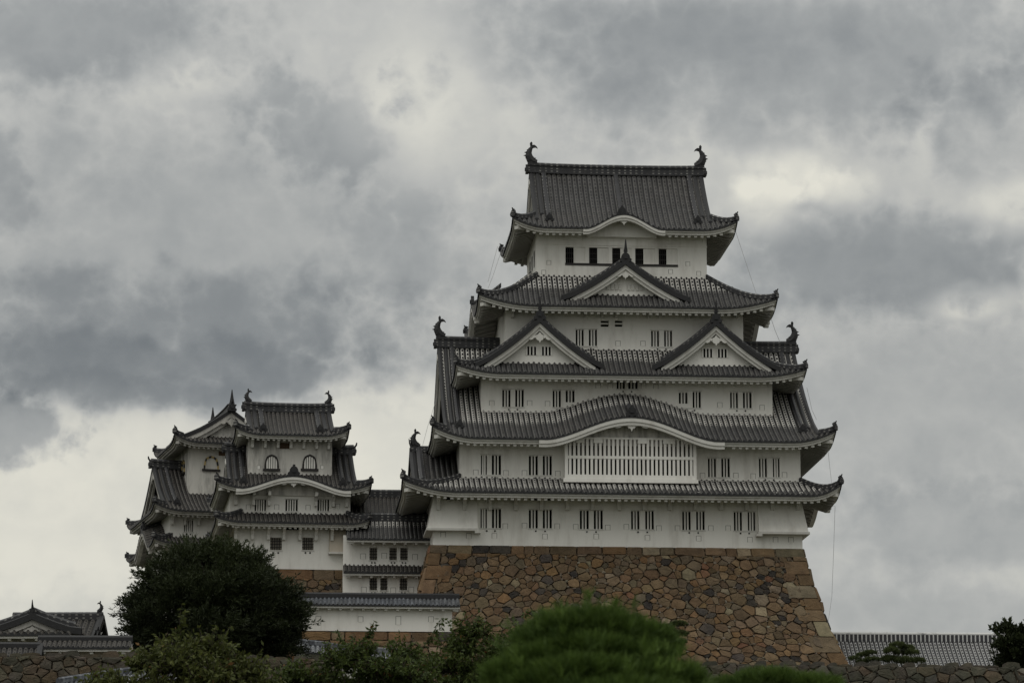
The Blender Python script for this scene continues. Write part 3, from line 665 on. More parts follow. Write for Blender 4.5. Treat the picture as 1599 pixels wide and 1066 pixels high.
tp = MB(); K = 20; pl = [(kc - 5.2, 7.1)] + [(kc - 5.2 + 10.4 * i / K, 7.2 + R2.bump('F', kc + 12.95 - 5.2 + 10.4 * i / K)) for i in range(K + 1)] + [(kc + 5.2, 7.1)]
tp.prism(pl, lambda a, z, d: (a, .12 + d, z), 0, .5)
tym = tp.build('gable_wall', 'old_plaster', R2.obj)
# storey 3
w3 = [(784.3, 797.2, 608, 635), (804.6, 818, 608, 635), (863, 876, 609, 635.5), (883.4, 897.4, 609, 628), (1060, 1073.8, 612, 630), (1081.5, 1094.7, 611, 636.6), (1140, 1152.7, 612, 637), (1160, 1174, 612, 637), (963, 976, 594.5, 607), (981, 996, 594.5, 607)]
h3 = px_holes(w3, 3.4)
wall(keep, *T3, 9.0, 13.35, h3)
for i in range(0, 10, 2): barred(keep, h3[i:i + 2], 3.4, 2)
loopholes(keep, [at(u, v, 3.4) for u, v in ((768, 629), (827, 629), (855, 630), (934, 602), (953, 602), (1005, 602), (1024, 603), (1124, 632), (1190, 636))], 3.4, .15)
R3 = Roof(keep, -11.2, 13.8, 1.4, 18.6, 12.42, 2.35, 3.2, .3, 2.0, .62, 2.8, skirt={'F': 3.2, 'R': 4.05, 'B': 3.2, 'L': 3.8}, clean=(1.5, 2.4), label='third grey tiled roof carrying two triangular gables')
d1z = at(843, 499, 2.2)[1]; d1b = at(843, 566, 2.2)[1]; x1 = at(843, 540, 2.2)[0]; x2 = at(1118.5, 540, 2.2)[0]
dormer(keep, lambda a, b, z: (x1 + a, 2.2 + b, z), d1z, d1b, 3.95, 3.2, (at(843, 554.5, 2.9)[1], at(843, 541, 2.9)[1]), label='left triangular gable on the third roof')
d2z = at(1118, 504, 2.2)[1]; d2b = at(1118, 570, 2.2)[1]
dormer(keep, lambda a, b, z: (x2 + a, 2.2 + b, z), d2z, d2b, 3.95, 3.2, (at(1118, 558, 2.9)[1], at(1118, 544.5, 2.9)[1]), label='right triangular gable on the third roof')
# storey 4
w4 = [(899, 911.6, 514, 540), (919.5, 932.5, 514, 540), (1016.7, 1029.4, 516, 541), (1037, 1049.8, 516, 541)]
h4 = px_holes(w4, 4.6); hv = px_holes([(938, 950.5, 500.5, 504.2), (938, 950.5, 506, 510), (960, 972, 500.5, 504.2), (960, 972, 506, 510)], 4.6)
wall(keep, *T4, 14.0, 18.65, h4 + hv)
for i in (0, 2): barred(keep, h4[i:i + 2], 4.6, 2)
for i in (0, 2):
    mb = MB()
    for a, c, z0, z1 in hv[i:i + 2]: mb.quad((a, 4.9, z0), (c, 4.9, z0), (c, 4.9, z1), (a, 4.9, z1))
    mb.build('vent', 'void', keep)
loopholes(keep, [at(u, v, 4.6) for u, v in ((965, 536), (1004, 536))], 4.6, .15)
MB().box(at(958, 484, 4.6)[0], at(992, 484, 4.6)[0], 4.57, 4.7, at(960, 488, 4.6)[1], at(960, 482, 4.6)[1]).build('vent', 'void', keep)
brackets(keep, [at(u, 484, 4.6) for u in (800, 915, 940, 962, 1012, 1030, 1075, 1150)], 4.6, 1.3, .6, .2)
R4 = Roof(keep, -9.52, 11.98, 2.55, 17.45, 17.55, 2.85, 3.45, .3, 2.05, .80, 3.2, skirt={'F': 3.45, 'R': 4.62, 'B': 3.45, 'L': 4.47}, bumps={'L': (7.4, 3.4, 1.3, 'add', .5), 'R': (7.4, 3.4, 1.3, 'add', .5)}, clean=(1.7, 2.7), label='fourth grey tiled roof with one central triangular gable')
dcx = at(977, 440, 3.4)[0]; dcz = at(977, 409, 3.4)[1]; dcb = at(977, 463, 3.4)[1]
dormer(keep, lambda a, b, z: (dcx + a, 3.4 + b, z), dcz, dcb, 4.0, 2.8, None, label='central triangular gable on the fourth roof', pend=.6)
sl = MB(); zz0, zz1 = at(977, 453, 4.1)[1], at(977, 444, 4.1)[1]
for c in (-.75, .75):
    for i in range(4): sl.box(dcx + c - .45 + .3 * i - .09, dcx + c - .45 + .3 * i + .09, 4.05, 4.16, zz0, zz1)
sl.build('gable_slats', 'trim', keep)
# storey 5: watch room with open shutters
w5 = [(883.5, 896), (920, 933), (956, 969), (992, 1005), (1028.6, 1041)]
x0, zt = at(883, 385.5, 6); x1_, zb = at(1058, 413.5, 6)
wall(keep, *T5, 19.6, 24.55, [(x0, x1_, zb, zt)])
for i, (a, b) in enumerate(w5):
    nxt = w5[i + 1][0] if i < 4 else 1058
    xa, xb, xc = at(a, 400, 6)[0], at(b, 400, 6)[0], at(nxt - (6 if i < 4 else 0), 400, 6)[0]
    xd = at(nxt, 400, 6)[0]
    o = MB().quad((xa, 6.31, zb), (xd, 6.31, zb), (xd, 6.31, zt), (xa, 6.31, zt)).build('window', 'void', keep)
    sh = MB().box(xb, xc, 6.10, 6.20, zb, zt)
    sh.build('shutter', 'plaster', o)
    if i < 4: MB().box(xc, xd, 6.02, 6.3, zb, zt).build('post', 'plaster', o)
    rl = MB()
    for q in (.33, .66): rl.box(xa, xb, 6.22, 6.25, zb + (zt - zb) * q - .03, zb + (zt - zb) * q + .03)
    for q in (.25, .5, .75): rl.box(xa + (xb - xa) * q - .02, xa + (xb - xa) * q + .02, 6.22, 6.25, zb, zt)
    rl.build('bars', 'dark_wood', o)
MB().box(x0 - .03, x1_ + .03, 5.93, 6.2, zb - .16, zb - .004).build('sill', 'dark_wood', keep)
tr = MB(); z = at(960, 384, 6)[1]; tr.box(T5[0] - .03, T5[2 - 1] + .03, 5.95, 6.1, z, z + .1); 
for u in (841, 876, 912, 950, 992, 1029, 1064, 1099):
    x = at(u, 370, 6)[0]; tr.box(x - .1, x + .1, 5.965, 6.05, z + .104, 24.4)
tr.box(T5[0] - .03, T5[1] + .03, 5.97, 6.1, 24.404, 24.52); tr.build('wall_beams', 'plaster', keep)
loopholes(keep, [at(u, v, 6) for u, v in ((857, 410), (1074, 412), (849, 425), (1047, 424), (1091, 427))], 6, .13)
kc5 = at(975, 340, 4.15)[0]
# side windows of the watch room
for xs_, g in ((T5[0], -1), (T5[1], 1)):
    mb = MB()
    for yy in (7.4, 9.2, 11.0): mb.box(xs_ - .02, xs_ + .02, yy, yy + .6, zb, zt)
    mb.build('side_window', 'void', keep)
R5 = Roof(keep, -6.94, 9.4, 4.15, 15.85, 23.62, 5.45, 5.85, .33, 1.85, .72, 2.6, ig=1.72, iw=2.4, bumps={'F': (kc5 + 6.94, 2.75, 1.08, 'max', .38, 1.5)}, clean=(30, 31), fish_s=1.02, ridge_h=.60, label='topmost hip-and-gable roof with a small curved gable in its eave')
tp = MB(); pl = [(kc5 - 2.5, 23.3)] + [(kc5 - 2.5 + 5 * i / 16, 23.5 + R5.bump('F', kc5 + 6.94 - 2.5 + 5 * i / 16)) for i in range(17)] + [(kc5 + 2.5, 23.3)]
tp.prism(pl, lambda a, z, d: (a, 5.5 + d, z), 0, .6).build('gable_wall', 'plaster', R5.obj)
kr = MB(); zf5 = R5.zf('F', 16.34); kr.sweep([(kc5, 4.15 + w, zf5(kc5 + 6.94, w)) for w in (3.5, 4.2, 5.0, 5.8)], (1, 0, 0), .3, 0, .28, 0, .08); kr.build('dormer_ridge', 'ridge', R5.obj)
# lightning cables hanging from the eave corners on thin brackets
def cable(pts, name='lightning_cable'):
    mb = MB(); mb.tube([Vector((p[0], p[1], p[2])) for p in pts], [.013] * len(pts), 5); mb.build(name, 'wire', keep)
def P3(u, v, y): x, z = at(u, v, y); return (x, y, z)
cable([P3(1140, 360, 5), P3(1149, 362, 5), P3(1163, 405, 4.6), P3(1182, 462, 4)])
cable([P3(1196, 490, 3.5), P3(1203, 494, 3.5), P3(1210, 515, 5), P3(1217, 532, 8)])
cable([P3(1260, 605, 2), P3(1268, 640, 2), P3(1275, 655, 2)])
cable([P3(1284, 700, 0), P3(1293, 704, 0), P3(1297, 740, -1), P3(1299, 756, -1.5)])
cable([P3(1292, 788, -1), P3(1304, 790, -1), P3(1302, 850, -1.2), P3(1299, 930, -1.5), P3(1293, 972, -3)])
cable([P3(785, 385, 12), P3(770, 430, 10), P3(762, 450, 8)])
cable([P3(777, 385, 12), P3(762, 440, 10)])
cable([P3(683, 618, 6), P3(668, 665, 3), P3(660, 695, 1)])

# ------------------------------------------------------------------ dry stone walls built from single stones
PAL = [((0.182, 0.113, 0.055), 5), ((0.218, 0.144, 0.076), 4), ((0.144, 0.094, 0.050), 4), ((0.218, 0.126, 0.054), 3), ((0.201, 0.144, 0.086), 3), ((0.162, 0.126, 0.081), 2), ((0.022, 0.022, 0.023), 1.9), ((0.055, 0.050, 0.045), 1.0), ((0.313, 0.252, 0.167), 1.0), ((0.213, 0.100, 0.054), .35)]
PAL_GREY = [((.10, .09, .075), 4), ((.075, .068, .058), 4), ((.13, .112, .088), 3), ((.05, .048, .044), 2), ((.11, .078, .052), 2), ((.15, .13, .10), 1)]
def pick(pal):
    t = random.random() * sum(w for _, w in pal)
    for c, w in pal:
        t -= w
        if t <= 0: break
    k = random.uniform(.78, 1.2); return tuple(min(.6, x * k * random.uniform(.95, 1.05)) for x in c)
def clip_poly(poly, px, py, nx, ny):
    out = []; n = len(poly)
    for i in range(n):
        a, b = poly[i], poly[(i + 1) % n]; da = (a[0] - px) * nx + (a[1] - py) * ny; db = (b[0] - px) * nx + (b[1] - py) * ny
        if da <= 0: out.append(a)
        if (da < 0 < db) or (db < 0 < da): t = da / (da - db); out.append((a[0] + (b[0] - a[0]) * t, a[1] + (b[1] - a[1]) * t))
    return out
def stones(mb, S, W, H, rmin=.36, rmax=.85, pal=PAL, coping=0, corner=0, lcorner=0, bulge=.13, seed=1, squash=1.25, gap=.014, backing=True, top_var=0.):
    """fill the W x H face S(s, t, out) with irregular stones"""
    random.seed(seed); pts = []
    lo, hi, top = -.3, W + .3, (H - coping if coping else H)
    cell = {}; cs = 2 * rmax
    tries = int(W * H * 34)
    for q in range(tries):
        r = rmin + (rmax - rmin) * random.random() ** (1.6 if q < tries * .5 else 4); x, y = random.uniform(lo, hi), random.uniform(-.3, top + .2) * squash
        ci, cj = int(x // cs), int(y // cs); ok = True
        for i in (ci - 1, ci, ci + 1):
            for j in (cj - 1, cj, cj + 1):
                for (a, b, rr) in cell.get((i, j), ()):
                    if (a - x) ** 2 + (b - y) ** 2 < (r + rr) ** 2 * .72: ok = False; break
                if not ok: break
            if not ok: break
        if ok: cell.setdefault((ci, cj), []).append((x, y, r)); pts.append((x, y, r))
    arr = np.array([(p[0], p[1]) for p in pts]); R = np.array([p[2] for p in pts])
    chips = [((.24, .20, .15), 3), ((.17, .14, .10), 3), ((.30, .26, .2), 1.5), ((.12, .085, .055), 3)] if pal is not PAL_GREY else PAL_GREY
    def stone(poly, c, b, round_=.22, rough=1.0):
        n = len(poly)
        if n < 3: return
        cx = sum(p[0] for p in poly) / n; cy = sum(p[1] for p in poly) / n
        area = abs(sum(poly[i][0] * poly[(i + 1) % n][1] - poly[(i + 1) % n][0] * poly[i][1] for i in range(n))) / 2
        if area < .01: return
        size = math.sqrt(area); k1 = 1 - gap / max(size, .1) * 1.6
        pp = []                                   # cut the corners so the outline is rounded
        for i in range(n):
            a, p, d = poly[i - 1], poly[i], poly[(i + 1) % n]; cut = random.uniform(.02, .10)
            pp += [(p[0] + (a[0] - p[0]) * cut, p[1] + (a[1] - p[1]) * cut), (p[0] + (d[0] - p[0]) * cut, p[1] + (d[1] - p[1]) * cut)]
        pp = [(cx + (x - cx) * q, cy + (y - cy) * q) for (x, y) in pp for q in (random.uniform(1 - .065 * rough, 1.0),)]
        n = len(pp); vs = []; tx, ty = random.uniform(-.22, .22) * rough, random.uniform(-.2, .2) * rough
        for k, o in ((k1, -.06), (k1 * .97, b * .35), (k1 * (1 - round_ * .45), b * .82), (k1 * .45, b)):
            for x, y in pp:
                x_, y_ = cx + (x - cx) * k, cy + (y - cy) * k
                vs.append(S(x_, y_, o + ((x_ - cx) * tx + (y_ - cy) * ty) * (o > 0) + random.uniform(-.02, .02)))
        vs.append(S(cx, cy, b * random.uniform(.92, 1.1)))
        fs = [(r * n + i, r * n + (i + 1) % n, (r + 1) * n + (i + 1) % n, (r + 1) * n + i) for r in range(3) for i in range(n)] + [(3 * n + i, 3 * n + (i + 1) % n, 4 * n) for i in range(n)]
        mb.add(vs, fs, None, 0, None, c)
    for i in range(len(pts)):
        x, y = arr[i]; d2 = ((arr - arr[i]) ** 2).sum(1); near = np.argsort(d2)[1:22]
        L0, L1 = (lcorner * .55 if lcorner else 0), W - (corner * .55 if corner else 0)
        poly = [(L0, 0), (L1, 0), (L1, top * squash), (L0, top * squash)]
        for j in near:
            ox, oy = arr[j]; dd = math.sqrt(d2[j]); t = .5 + (R[i] ** 2 - R[j] ** 2) / (2 * d2[j]); t = min(.8, max(.2, t))
            poly = clip_poly(poly, x + (ox - x) * t, y + (oy - y) * t, (ox - x) / dd, (oy - y) / dd)
            if len(poly) < 3: break
        if len(poly) >= 3: stone([(p[0], p[1] / squash) for p in poly], pick(pal), bulge * random.uniform(.6, 1.35) * min(1, R[i] / .5))
        for p in (poly if len(poly) >= 3 else ()):
            if random.random() < .17 and .1 < p[0] < W - .1 and .1 < p[1] < top * squash - .1:
                q = random.uniform(.06, .15); e = random.uniform(.6, 1.5); t0 = random.uniform(0, 6)
                stone([(p[0] + q * e * math.cos(t0 + k * 1.257), p[1] / squash + q / e * math.sin(t0 + k * 1.257)) for k in range(5)], pick(chips), bulge * .75, .3)
    if coping:
        x = 0
        while x < W - .2:
            w = random.uniform(.9, 3.2) * coping / .8; x1 = min(W, x + w)
            if W - x1 < .8: x1 = W
            j = random.uniform(-.10, .04); stone([(x, H - coping + j), (x1, H - coping + random.uniform(-.1, .05)), (x1, H), (x, H)], pick(pal), bulge * .6, .1, .25); x = x1
    for cw, left in ((corner, 0), (lcorner, 1)):
        if not cw: continue
        y = 0; k = 0
        while y < top - .1:
            hgt = random.uniform(.75, 1.15); y1 = min(top, y + hgt); w = cw * (1.0 if k % 2 else .55) * random.uniform(.9, 1.15)
            q = [(W - w, y), (W, y), (W, y1), (W - w, y1)] if not left else [(0, y), (w, y), (w, y1), (0, y1)]
            stone(q, pick(pal), bulge * .8, .08, .12); y = y1; k += 1
    if backing:
        nx = 24; vs = [S(W * i / nx, H * j / 8 * .995, -.05) for i in range(nx + 1) for j in range(9)]
        mb.add(vs, [(i * 9 + j, i * 9 + 9 + j, i * 9 + 10 + j, i * 9 + j + 1) for i in range(nx) for j in range(8)], None, 1)
def batter(dz): return .19 * dz + .0175 * dz * dz
def stone_base(name, fr, x0, x1, y1, H, label, seed, xslack=(1, 1), coping=.58, corner=1.8, pal=PAL, rr=(.19, .52)):
    mb = MB(); Wd = x1 - x0
    def Sf(s, t, o):
        b = batter(H - t) * .9; x = x0 - b * xslack[0] + (Wd + b * (xslack[0] + xslack[1])) * s / Wd; return (x, -b - o, t - H)
    stones(mb, Sf, Wd, H, *rr, pal, coping, corner, corner * .9, seed=seed)
    for side, xx, g in ((0, x1, 1), (1, x0, -1)):
        def Ss(s, t, o, xx=xx, g=g, q=xslack[1 - side]):
            b = batter(H - t) * .9; u = s / y1; yy = -b + (y1 + 2 * b) * u; return (xx + g * (b * q + o), yy if g > 0 else y1 - yy, t - H)
        stones(mb, Ss, y1, H, .6, 1.1, pal, coping, 0, 0, seed=seed + 5 + side)
    b = batter(H) * .9
    mb.add([(x0 - .0, 0, -.02), (x1, 0, -.02), (x1, y1, -.02), (x0, y1, -.02)], [(0, 1, 2, 3)], None, 1)
    o = mb.build(name, ['stone', 'gap'], None, attr='tint'); o.location = fr.loc; o.rotation_euler = (0, 0, fr.rz)
    return tag(o, label, 'stone wall', None, 'thing')
stone_base('stone_rampart', FK, -12.95, 13.1, 20.2, 12.4, 'high curved brown stone base under the tallest keep', 3, (.85, 1.0))

# ================================================================== west small keep
FWK = Fr(-19.2, 6.0, ZS - 1.4, 3.5); aw = FWK.at
wk = empty('small_keep', FWK, 'smaller white keep with bell-shaped windows, left of the tallest keep', 'castle keep')
ztop0 = aw(450, 888, 0)[1]
xl, xr = aw(372, 850, 0)[0], aw(547.5, 850, 0)[0]
D = 9.0
hw_ = px_holes([(422, 440, 839, 858.5), (472, 489.5, 839, 858.5)], 0, FWK)
e3 = aw(450, 815, -1.4)[1]; j3 = aw(450, 802, .3)[1]
wall(wk, xl, xr, 0, D, ztop0, e3 + .45, hw_)
for h in hw_: barred(wk, [h], 0, 4, bm='dark_wood', rails=3, bw=.045, back='pane', label='small dark wooden grid window')
bx = [aw(u, 820, 0)[0] for u in (368, 394, 419, 443, 468, 493, 518, 543)]
brackets(wk, [(x, e3 - .25) for x in bx if x < xr], 0, 1.0, .85, .2)
x, z = aw(456, 823, 0); MB().box(x - .45, x + .45, -.02, .05, z - .18, z + .15).build('vent', 'void', wk)
a0, zt_ = aw(514, 826, 0); a1, zb_ = aw(546.7, 863, 0)
mb = MB(); o = .5; a1 = xr - .02
mb.add([(a0, 0, zt_), (a1, 0, zt_), (a1, -o, zb_), (a0, -o, zb_), (a0, .3, zb_), (a1, .3, zb_)], [(3, 2, 1, 0), (0, 4, 3), (1, 2, 5), (2, 3, 4, 5)]); mb.box(a0 - .06, a1 + .06, -o - .06, .1, zb_ - .14, zb_ - .004, 1)
mb.build('stone_drop_box', ['tan_plaster', 'trim'], wk)
Roof(wk, aw(336, 815, -1.4)[0], aw(579, 815, -1.4)[0], -1.4, D + 1.4, e3, j3 - e3, 1.7, .25, 1.4, .35, 1.8, sp=.31, skirt={'F': 1.7, 'R': 1.5, 'B': 1.7, 'L': 1.9}, clean=(9, 10), tile='old_tile', rafters=.36, fat=.8, oni=.55, label='lowest narrow tiled roof')
x0, x1_ = aw(359, 790, .3)[0], aw(547, 790, .3)[0]
e2 = aw(450, 762, -1.3)[1]; hw2 = px_holes([(397.8, 415.4, 778.8, 797.6), (445.9, 464.9, 778.8, 797.6), (495.9, 514, 778.8, 797.6)], .3, FWK)
wall(wk, x0, x1_, .3, D - .3, e3 + .2, e2 + .55, hw2)
for h in hw2: barred(wk, [h], .3, 4, bw=.09, back='void')
for u0, u1 in ((446, 464), (473, 490)):
    xa, z1 = aw(u0, 759, .3); xb, z0 = aw(u1, 764.5, .3); MB().box(xa, xb, .26, .36, z0, z1).build('vent', 'void', wk)
brackets(wk, [(aw(u, 765, .3)[0], e2 - .25) for u in (368, 396, 420, 493, 520, 541)], .3, 1.0, .8, .2)
loopholes(wk, [aw(u, v, .3) for u, v in ((388, 791), (432, 791), (481, 792), (527, 790))], .3, .14)
r2x0, r2x1 = aw(337, 760, -1.3)[0], aw(581, 760, -1.3)[0]; half = (D + 2.6 - .6) / 2
rz2 = aw(450, 707, half - 1.3)[1]; kcw = aw(459, 750, -1.3)[0]
Rw2 = Roof(wk, r2x0, r2x1, -1.3, D + .7, e2, rz2 - e2, half, .4, 1.6, .5, 2.2, sp=.31, ig=.95, iw=1.6, bumps={'F': (kcw - r2x0, 3.75, .92, 'max', .40)}, clean=(9, 10), tile='old_tile', rafters=.36, fat=.85, oni=.6, ridge_h=.5, label='second tiled roof with a broad curved gable', tym='old_plaster')
tp = MB(); pl = [(kcw - 3.4, e2 - .3)] + [(kcw - 3.4 + 6.8 * i / 16, e2 - .12 + Rw2.bump('F', kcw - r2x0 - 3.4 + 6.8 * i / 16)) for i in range(17)] + [(kcw + 3.4, e2 - .3)]
tp.prism(pl, lambda a, z, d: (a, .1 + d, z), 0, .4).build('gable_wall', 'old_plaster', Rw2.obj)
y3 = 1.5; x0, x1_ = aw(387.5, 710, y3)[0], aw(518.5, 710, y3)[0]; e1 = aw(450, 678, y3 - 1.35)[1]
def bell(fl, m, w, h, backmat=('void',)):
    """bell-shaped window outline"""
    return [(-w, 0), (-w * .97, h * .3), (-w * .86, h * .62), (-w * .7, h * .82), (-w * .38, h * .93), (0, h), (w * .38, h * .93), (w * .7, h * .82), (w * .86, h * .62), (w * .97, h * .3), (w, 0)]
def bell_window(root, T, w, h, bars=True, gilt=False):
    """black bell-shaped window frame with white upright bars; T(a, d, z)"""
    mb = MB(); out = bell(None, None, w, h); inn = bell(None, None, w * .80, h * .86)
    f = lambda a, b, d: T(a, d, b)
    n = len(out)
    vs = [f(a, b, -.10) for a, b in out] + [f(a, b, -.10) for a, b in inn] + [f(a, b, .05) for a, b in out] + [f(a, b, .05) for a, b in inn]
    for i in range(n - 1):
        mb.add([vs[i], vs[i + 1], vs[i + 1 + n], vs[i + n], vs[i + 2 * n], vs[i + 1 + 2 * n], vs[i + 1 + 3 * n], vs[i + 3 * n]], [(3, 2, 1, 0), (0, 1, 5, 4), (3, 7, 6, 2)], None, 1 if (gilt and i % 2) else 0)
    mb.prism([(-w * 1.18, -.16), (w * 1.18, -.16), (w * 1.18, 0), (-w * 1.18, 0)], f, -.16, .05, 0)
    o = mb.build('bell_window', ['dark_wood', 'gold'], root)
    bk = MB(); bk.prism(inn, f, -.012, -.006, 0); bk.build('window_back', 'dim' if bars else 'old_plaster', o)
    if bars:
        b = MB()
        for i in range(5):
            a = -w * .62 + 1.24 * w * i / 4; top = h * (.86 - .18 * abs(a / w)); b.prism([(a - .055, 0), (a + .055, 0), (a + .055, top), (a - .055, top)], f, -.08, -.02)
        b.build('bars', 'plaster', o)
    return o
wall(wk, x0, x1_, y3, D - y3 + .4, e2 + .3, e1 + .45, (), 'old_plaster')
for ua, ub in ((413, 435.5), (472, 495)):
    xa, z1 = aw(ua, 709, y3); xb, z0 = aw(ub, 732, y3); c = (xa + xb) / 2
    bell_window(wk, lambda a, d, z, c=c, z0=z0: (c + a, y3 + d, z0 + z), (xb - xa) / 2, z1 - z0)
xa, z1 = aw(437, 691, y3); xb, z0 = aw(451.5, 700.5, y3)
vt = MB().box(xa, xb, y3 - .02, y3 + .05, z0, z1, 0)
for i in range(3): zz = z0 + (z1 - z0) * (i + .5) / 3; vt.box(xa, xb, y3 - .06, y3 - .021, zz - .05, zz + .05, 1)
vt.build('vent', ['void', 'wood'], wk)
brackets(wk, [(aw(u, 682, y3)[0], e1 - .22) for u in (394, 414, 434, 454, 474, 494, 513)], y3, .8, .6, .18)
loopholes(wk, [aw(404, 729, y3), aw(503, 729, y3)], y3, .1)
r1x0, r1x1 = aw(367, 677, y3 - 1.35)[0], aw(546, 677, y3 - 1.35)[0]; hf = (D - 2 * y3 + .4 + 2.7) / 2
rz1 = aw(450, 642, y3 - 1.35 + hf)[1]
Rw1 = Roof(wk, r1x0, r1x1, y3 - 1.35, D - y3 + .4 + 1.35, e1, rz1 - e1, hf, .35, 1.35, .5, 1.9, sp=.31, ig=1.0, iw=1.55, clean=(9, 10), tile='old_tile', rafters=.36, fat=.8, oni=.6, fish_s=.62, ridge_h=.5, label='top hip-and-gable roof with a fish at each ridge end')
FWB = Fr(-19.2, 6.0, ZS - 1.4 + ztop0, 3.5)
stone_base('stone_rampart', FWB, xl, xr + .25, D, 11, 'short brown stone base below the smaller keep, behind the dark tree', 21, (1, .35), coping=.7, corner=2.0)

# ================================================================== north-west corner keep, behind
FN = Fr(-29.5, 24, ZS - 1.5, 11); an = FN.at
nk = empty('corner_keep', FN, 'leftmost white keep with its gable end to the front, half behind the smaller keep', 'castle keep')
Dn = 10.0
f1x0 = an(240, 795, -1.5)[0] + 1.5; f1x1 = f1x0 + 9.6
eb = an(280, 848, -1.3)[1]; e2 = an(280, 796, -1.4)[1]
wall(nk, f1x0 - .2, f1x1 + .2, -.2, Dn + .2, eb - 6, eb + .3)
Rn3 = Roof(nk, f1x0 - 1.5, f1x1 + 1.5, -1.5, Dn + 1.5, eb, .75, 1.7, .25, 1.4, .4, 1.8, sp=.31, skirt={'F': 1.7, 'R': 1.7, 'B': 1.7, 'L': 1.7}, bumps={'L': (7.4, 3.2, 1.5, 'add', .5)}, clean=(9, 10), tile='old_tile', rafters=.36, fat=.85, oni=.6, trim='grey_trim', label='lowest tiled roof, mostly behind the dark tree')
hn = px_holes([(287.7, 301.6, 811, 830)], 0, FN); wall(nk, f1x0, f1x1, 0, Dn, eb + .2, e2 + .5, hn); barred(nk, hn, 0, 4, bw=.08)
brackets(nk, [(an(u, 800, 0)[0], e2 - .25) for u in (268, 288, 309)], 0, 1.0, .7, .18)
hfn = (Dn + 3.0) / 2; rzn = an(270, 731, hfn - 1.5)[1]
Rn2 = Roof(nk, f1x0 - 1.5, f1x1 + 1.5, -1.5, Dn + 1.5, e2, rzn - e2, hfn, .35, 1.6, .55, 2.2, sp=.31, ig=.9, iw=1.6, clean=(9, 10), tile='old_tile', rafters=.36, fat=.9, oni=.65, ridge_h=.5, trim='grey_trim', label='middle hip-and-gable roof', tym='old_plaster')
yn = 1.8; tx0 = an(295.5, 720, yn)[0]; tx1 = tx0 + 6.2; e1 = an(320, 690, yn - 1.4)[1]
wall(nk, tx0, tx1, yn, yn + 6.6, e2 + .3, e1 + .45, (), 'old_plaster')
xa, z1 = an(318, 711, yn); xb, z0 = an(341.5, 733, yn); c = (xa + xb) / 2
bell_window(nk, lambda a, d, z: (c + a, yn + d, z0 + z), (xb - xa) / 2, z1 - z0, False, True)
bell_window(nk, lambda a, d, z: (tx0 + d, yn + 2.4 - a, z0 + z), .6, z1 - z0, False, True)
xa, z1 = an(341.5, 704, yn); vt = MB().box(xa, xa + .5, yn - .02, yn + .05, z1 - .35, z1); vt.build('vent', 'wood', nk)
hw1 = (tx1 - tx0) / 2 + 1.45; rz1 = an(360, 640, yn - 1.0)[1]
Rn1 = Roof(nk, tx0 - 1.45, tx1 + 1.45, yn - 1.45, yn + 6.6 + 1.45, e1, rz1 - e1, hw1, .3, 1.4, .6, 2.0, sp=.31, ig=.75, iw=1.4, axis='y', clean=(9, 10), tile='old_tile', rafters=.36, fat=.9, oni=.7, ridge_h=.5, trim='grey_trim', label='top roof with a gable facing the front and tall spiked ridge ends', tym='old_plaster', kudari=False)
for yy in (yn - 1.45 + .7, yn + 6.6 + 1.45 - .7): sp_ = MB(); sp_.tube([(tx0 + (tx1 - tx0) / 2, yy, rz1 + .3), (tx0 + (tx1 - tx0) / 2, yy, rz1 + .8), (tx0 + (tx1 - tx0) / 2, yy, rz1 + 1.0), (tx0 + (tx1 - tx0) / 2, yy, rz1 + 1.65)], [.26, .17, .13, .03], 7); sp_.build('ridge_spike', 'dark_tile', Rn1.obj)

# ================================================================== connecting corridor between the keeps
FC = Fr(-14, 5.0, ZS - 1.4, 0); ac = FC.at
cc = empty('connecting_corridor', FC, 'low white two-storey gallery joining the two keeps, with small dark grid windows', 'castle gallery')
cx0, cx1 = ac(547, 860, 0)[0] - .5, ac(690, 860, 0)[0]
zb = ac(600, 932, 0)[1]; es = ac(600, 893, -.8)[1]; eu = ac(600, 841, -1.2)[1]
hc = px_holes([(577, 589, 855, 874), (608, 619.6, 855, 874), (625, 636.7, 855, 874), (577, 589, 902, 921), (594, 605, 902, 921), (624, 636, 902, 921)], 0, FC)
wall(cc, cx0, cx1, 0, 5, zb - 3, eu + .4, hc)
for h in hc: barred(cc, [h], 0, 3, bm='dark_wood', rails=3, bw=.045, back='pane')
loopholes(cc, [ac(u, v, 0) for u, v in ((567, 868), (600, 867), (648, 869), (568, 920), (614, 921), (642, 920))], 0, .16)
